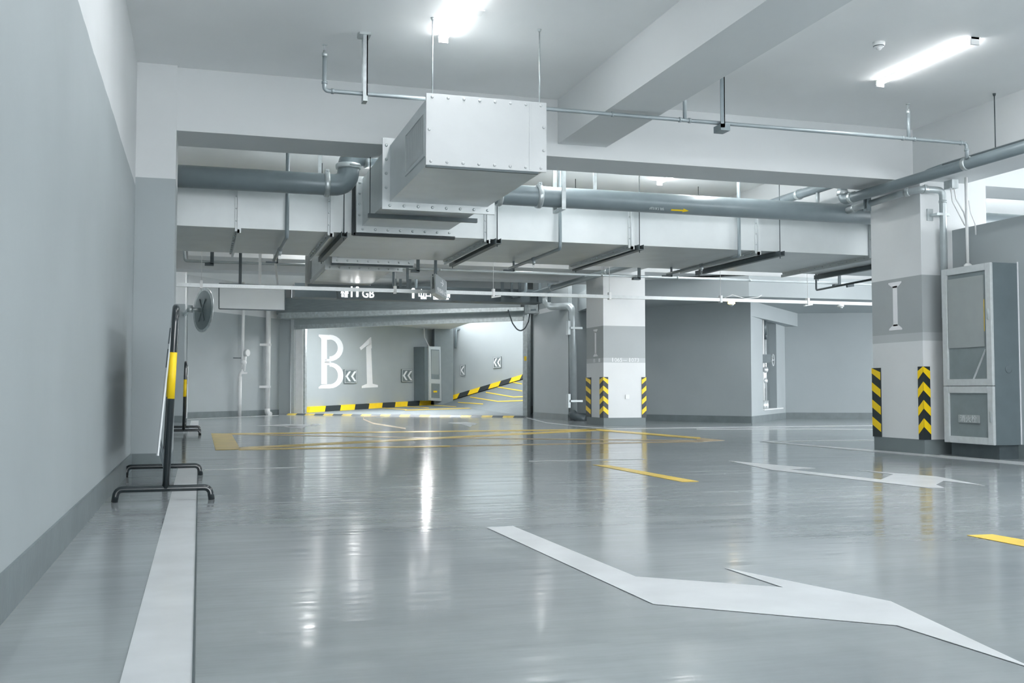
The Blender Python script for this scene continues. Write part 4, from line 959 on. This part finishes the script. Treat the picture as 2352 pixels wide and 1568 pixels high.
pn_ = (Vector(w1b) - RB).cross(Vector(w1a) - RB).normalized()
if pn_.z < 0: pn_ = -pn_
for p, q, wpx in (((930, 942), (1195, 934), 1.4), ((868, 936), (935, 941), 1.5), ((922, 932.5), (985, 937), 1.5), ((975, 929.5), (1048, 934), 1.5)):
    c = [P(p[0], p[1] - wpx / 2, n=pn_, p0=RB), P(q[0], q[1] - wpx / 2, n=pn_, p0=RB), P(q[0], q[1] + wpx / 2, n=pn_, p0=RB), P(p[0], p[1] + wpx / 2, n=pn_, p0=RB)]
    tag(MB().ext([v_ + pn_ * .006 for v_ in c], pn_ * .004).build('ramp_marking', m_yelf), 'yellow herringbone line painted on the ramp surface', 'road marking', gv)

# ---------------------------------------------------------------- floor markings
def mark(name, polys, m, label, z=.0015, th=.0015, cat='floor marking', group=None):
    b = MB()
    for pl in polys: b.ext([P(x, y, Z=z) for x, y in pl], (0, 0, th))
    for f in b.bm.faces[:]:
        pass
    return tag(b.build(name, m), label, cat, group)
def wmark(name, boxes, m, label, z=.0015, th=.0015, group=None):
    b = MB()
    for x0, y0, x1, y1 in boxes: b.box(x0, y0, z, x1, y1, z + th)
    return tag(b.build(name, m), label, 'floor marking', group)
wmark('floor_stripe', [(-.185, -3, -.008, 10.75)], m_whf, 'broad white painted stripe running along the wall under the front barrier')
wmark('floor_stripe', [(-.185, 17.9, -.008, 26.9)], m_whf, 'far piece of white stripe by the second barrier')
tag(MB().box(-.008, -3, .001, -.001, 10.75, .006).build('stripe_edge_bead', m_steel), 'raised dark seam along the edge of the broad white stripe', 'floor seam')
mark('floor_arrow', [[(1117, 1211), (1178, 1208), (1460, 1324), (1500, 1387)], [(1460, 1324), (1799, 1349), (2046, 1381), (2060, 1436), (1500, 1387)], [(1664, 1304), (2046, 1381), (1799, 1349)], [(2046, 1381), (2378, 1537), (2060, 1436)]], m_whf, 'large white turn arrow painted on the floor nearest the camera')
mark('floor_arrow', [[(1674, 1058), (1873, 1075), (1812, 1078), (1773, 1079)], [(1812, 1078), (2023, 1101), (2132, 1120), (1773, 1079)], [(2052, 1089), (2150, 1113), (2170, 1120), (2132, 1120), (2023, 1101)], [(2052, 1089), (2152, 1094), (2167, 1104), (2150, 1113)], [(1968, 1079), (2152, 1094), (2052, 1089)], [(2152, 1094), (2263, 1115), (2167, 1104)]], m_whf, 'slim white two headed arrow painted on the floor before the big column')
mark('floor_dash', [[(1361, 1067), (1397, 1068), (1605, 1105), (1566, 1106)]], m_yelf, 'yellow lane dash on the floor in front of the numbered column')
mark('floor_dash', [[(2221, 1229), (2279, 1227), (2480, 1262), (2420, 1268)]], m_yelf, 'yellow lane dash on the floor running out past the frame edge')
mark('floor_line', [[(1745, 1014), (1756, 1013), (2480, 1071), (2480, 1079)]], m_whf, 'white bay line passing in front of the big column and cabinet')
mark('floor_line', [[(1750, 1014), (1750, 1012.6), (2010, 1009.4), (2010, 1011)]], m_whf, 'thin white line crossing behind the big column base')
cv = [(1209, 958), (1255, 969.5), (1324, 977), (1402, 983.5), (1760, 979), (2015, 976)]
mark('floor_line', [[p, q, (q[0], q[1] + 1.8), (p[0], p[1] + 1.8)] for p, q in zip(cv, cv[1:])], m_whf, 'curved white line sweeping from the gate round the numbered column')
mark('floor_line', [[(1600, 984.6), (1860, 984), (2015, 985.2), (2015, 986.6), (1860, 985.6), (1600, 986)]], m_whf, 'thin white line nearer the camera parallel to the far wall')
cv = [(430, 962), (545, 957), (640, 953)]
mark('floor_line', [[p, q, (q[0], q[1] + 1.2), (p[0], p[1] + 1.2)] for p, q in zip(cv, cv[1:])], m_whf, 'thin white line along the foot of the back wall')
mark('floor_line', [[(470, 1078), (700, 1072), (700, 1073), (470, 1079.2)]], m_whf, 'faint pale joint line crossing the floor behind the front barrier')
mark('floor_line', [[(1215, 1058), (1480, 1053.5), (1480, 1054.5), (1215, 1059)]], m_whf, 'faint pale joint line crossing the floor under the reflection of the numbered column')
def strip(a, b, wpx): return [(a[0], a[1] - wpx / 2), (b[0], b[1] - wpx / 2), (b[0], b[1] + wpx / 2), (a[0], a[1] + wpx / 2)]
mark('floor_hatching', [[(485, 995), (531, 995), (552, 1031), (495, 1033)], strip((529, 996), (1370, 986), 2.4), strip((548, 1029), (1014, 1005), 4.2), strip((1014, 1005), (1370, 987), 3.6), strip((548, 1031.5), (1034, 1024), 2.6), strip((1370, 986.5), (1609, 1006), 4), ], m_yelf, 'yellow crossed no parking zone with a solid end block', z=.0022)
mark('floor_hatching', [strip((531, 997), (1014, 1005.5), 2.0), strip((1014, 1005.5), (1609, 1011.5), 2.0), strip((1034, 1024), (1615, 1013), 2.4), [(1600, 1004), (1665, 1011), (1600, 1015)]], m_oraf, 'worn orange lines of the crossed no parking zone', z=.0012)
cv = [(884, 953.5), (837, 955.5), (834, 962), (857, 972), (932, 984)]
mark('floor_hatching', [strip(p, q, 3.2) for p, q in zip(cv, cv[1:])], m_oraf, 'worn orange hook shaped line on the floor before the gate')
mark('floor_arrow', [[(588, 977.5), (655, 974), (668, 976), (690, 980), (633, 978.6)], [(655, 974), (722, 974.6), (722, 976.8), (668, 977)], [(739, 974), (716, 972.2), (716, 979)], [(668, 977), (708, 977), (692, 984), (652, 980.5)]], m_whf, 'small white branching arrow on the floor before the gate')
mark('floor_arrow', [[(1028, 971), (1070, 969), (1098, 972), (1090, 976), (1060, 974)], [(1060, 974), (1085, 976), (1080, 980.5)]], mat('faded_floor_paint', (.36, .40, .41), .3), 'faded white arrow on the floor close to the ramp threshold')

# small things
q = P(2004, 947, Z=0); tag(MB().rings([(Vector((q.x, q.y, 0)), .09), (Vector((q.x, q.y, .1)), .075), (Vector((q.x, q.y, .3)), .04), (Vector((q.x, q.y, .42)), .015)], 16).build('traffic_cone', m_yel), 'small yellow cone peeping out behind the big column', 'cone')
q = P(452, 957, Z=0); tag(MB().cyl(q, q + Vector((0, 0, .32)), .02).box(q.x - .06, q.y - .02, 0, q.x - .03, q.y + .02, .14).build('floor_stub_post', m_plast), 'tiny white post standing at the foot of the back wall', 'post')
q = P(745, 692, line=gshift(.7)); tag(MB().bar(q, q + Vector((0, 0, .14)), .06, .05).build('ceiling_speaker', m_plast), 'small white device mounted under the long black sign', 'sensor')
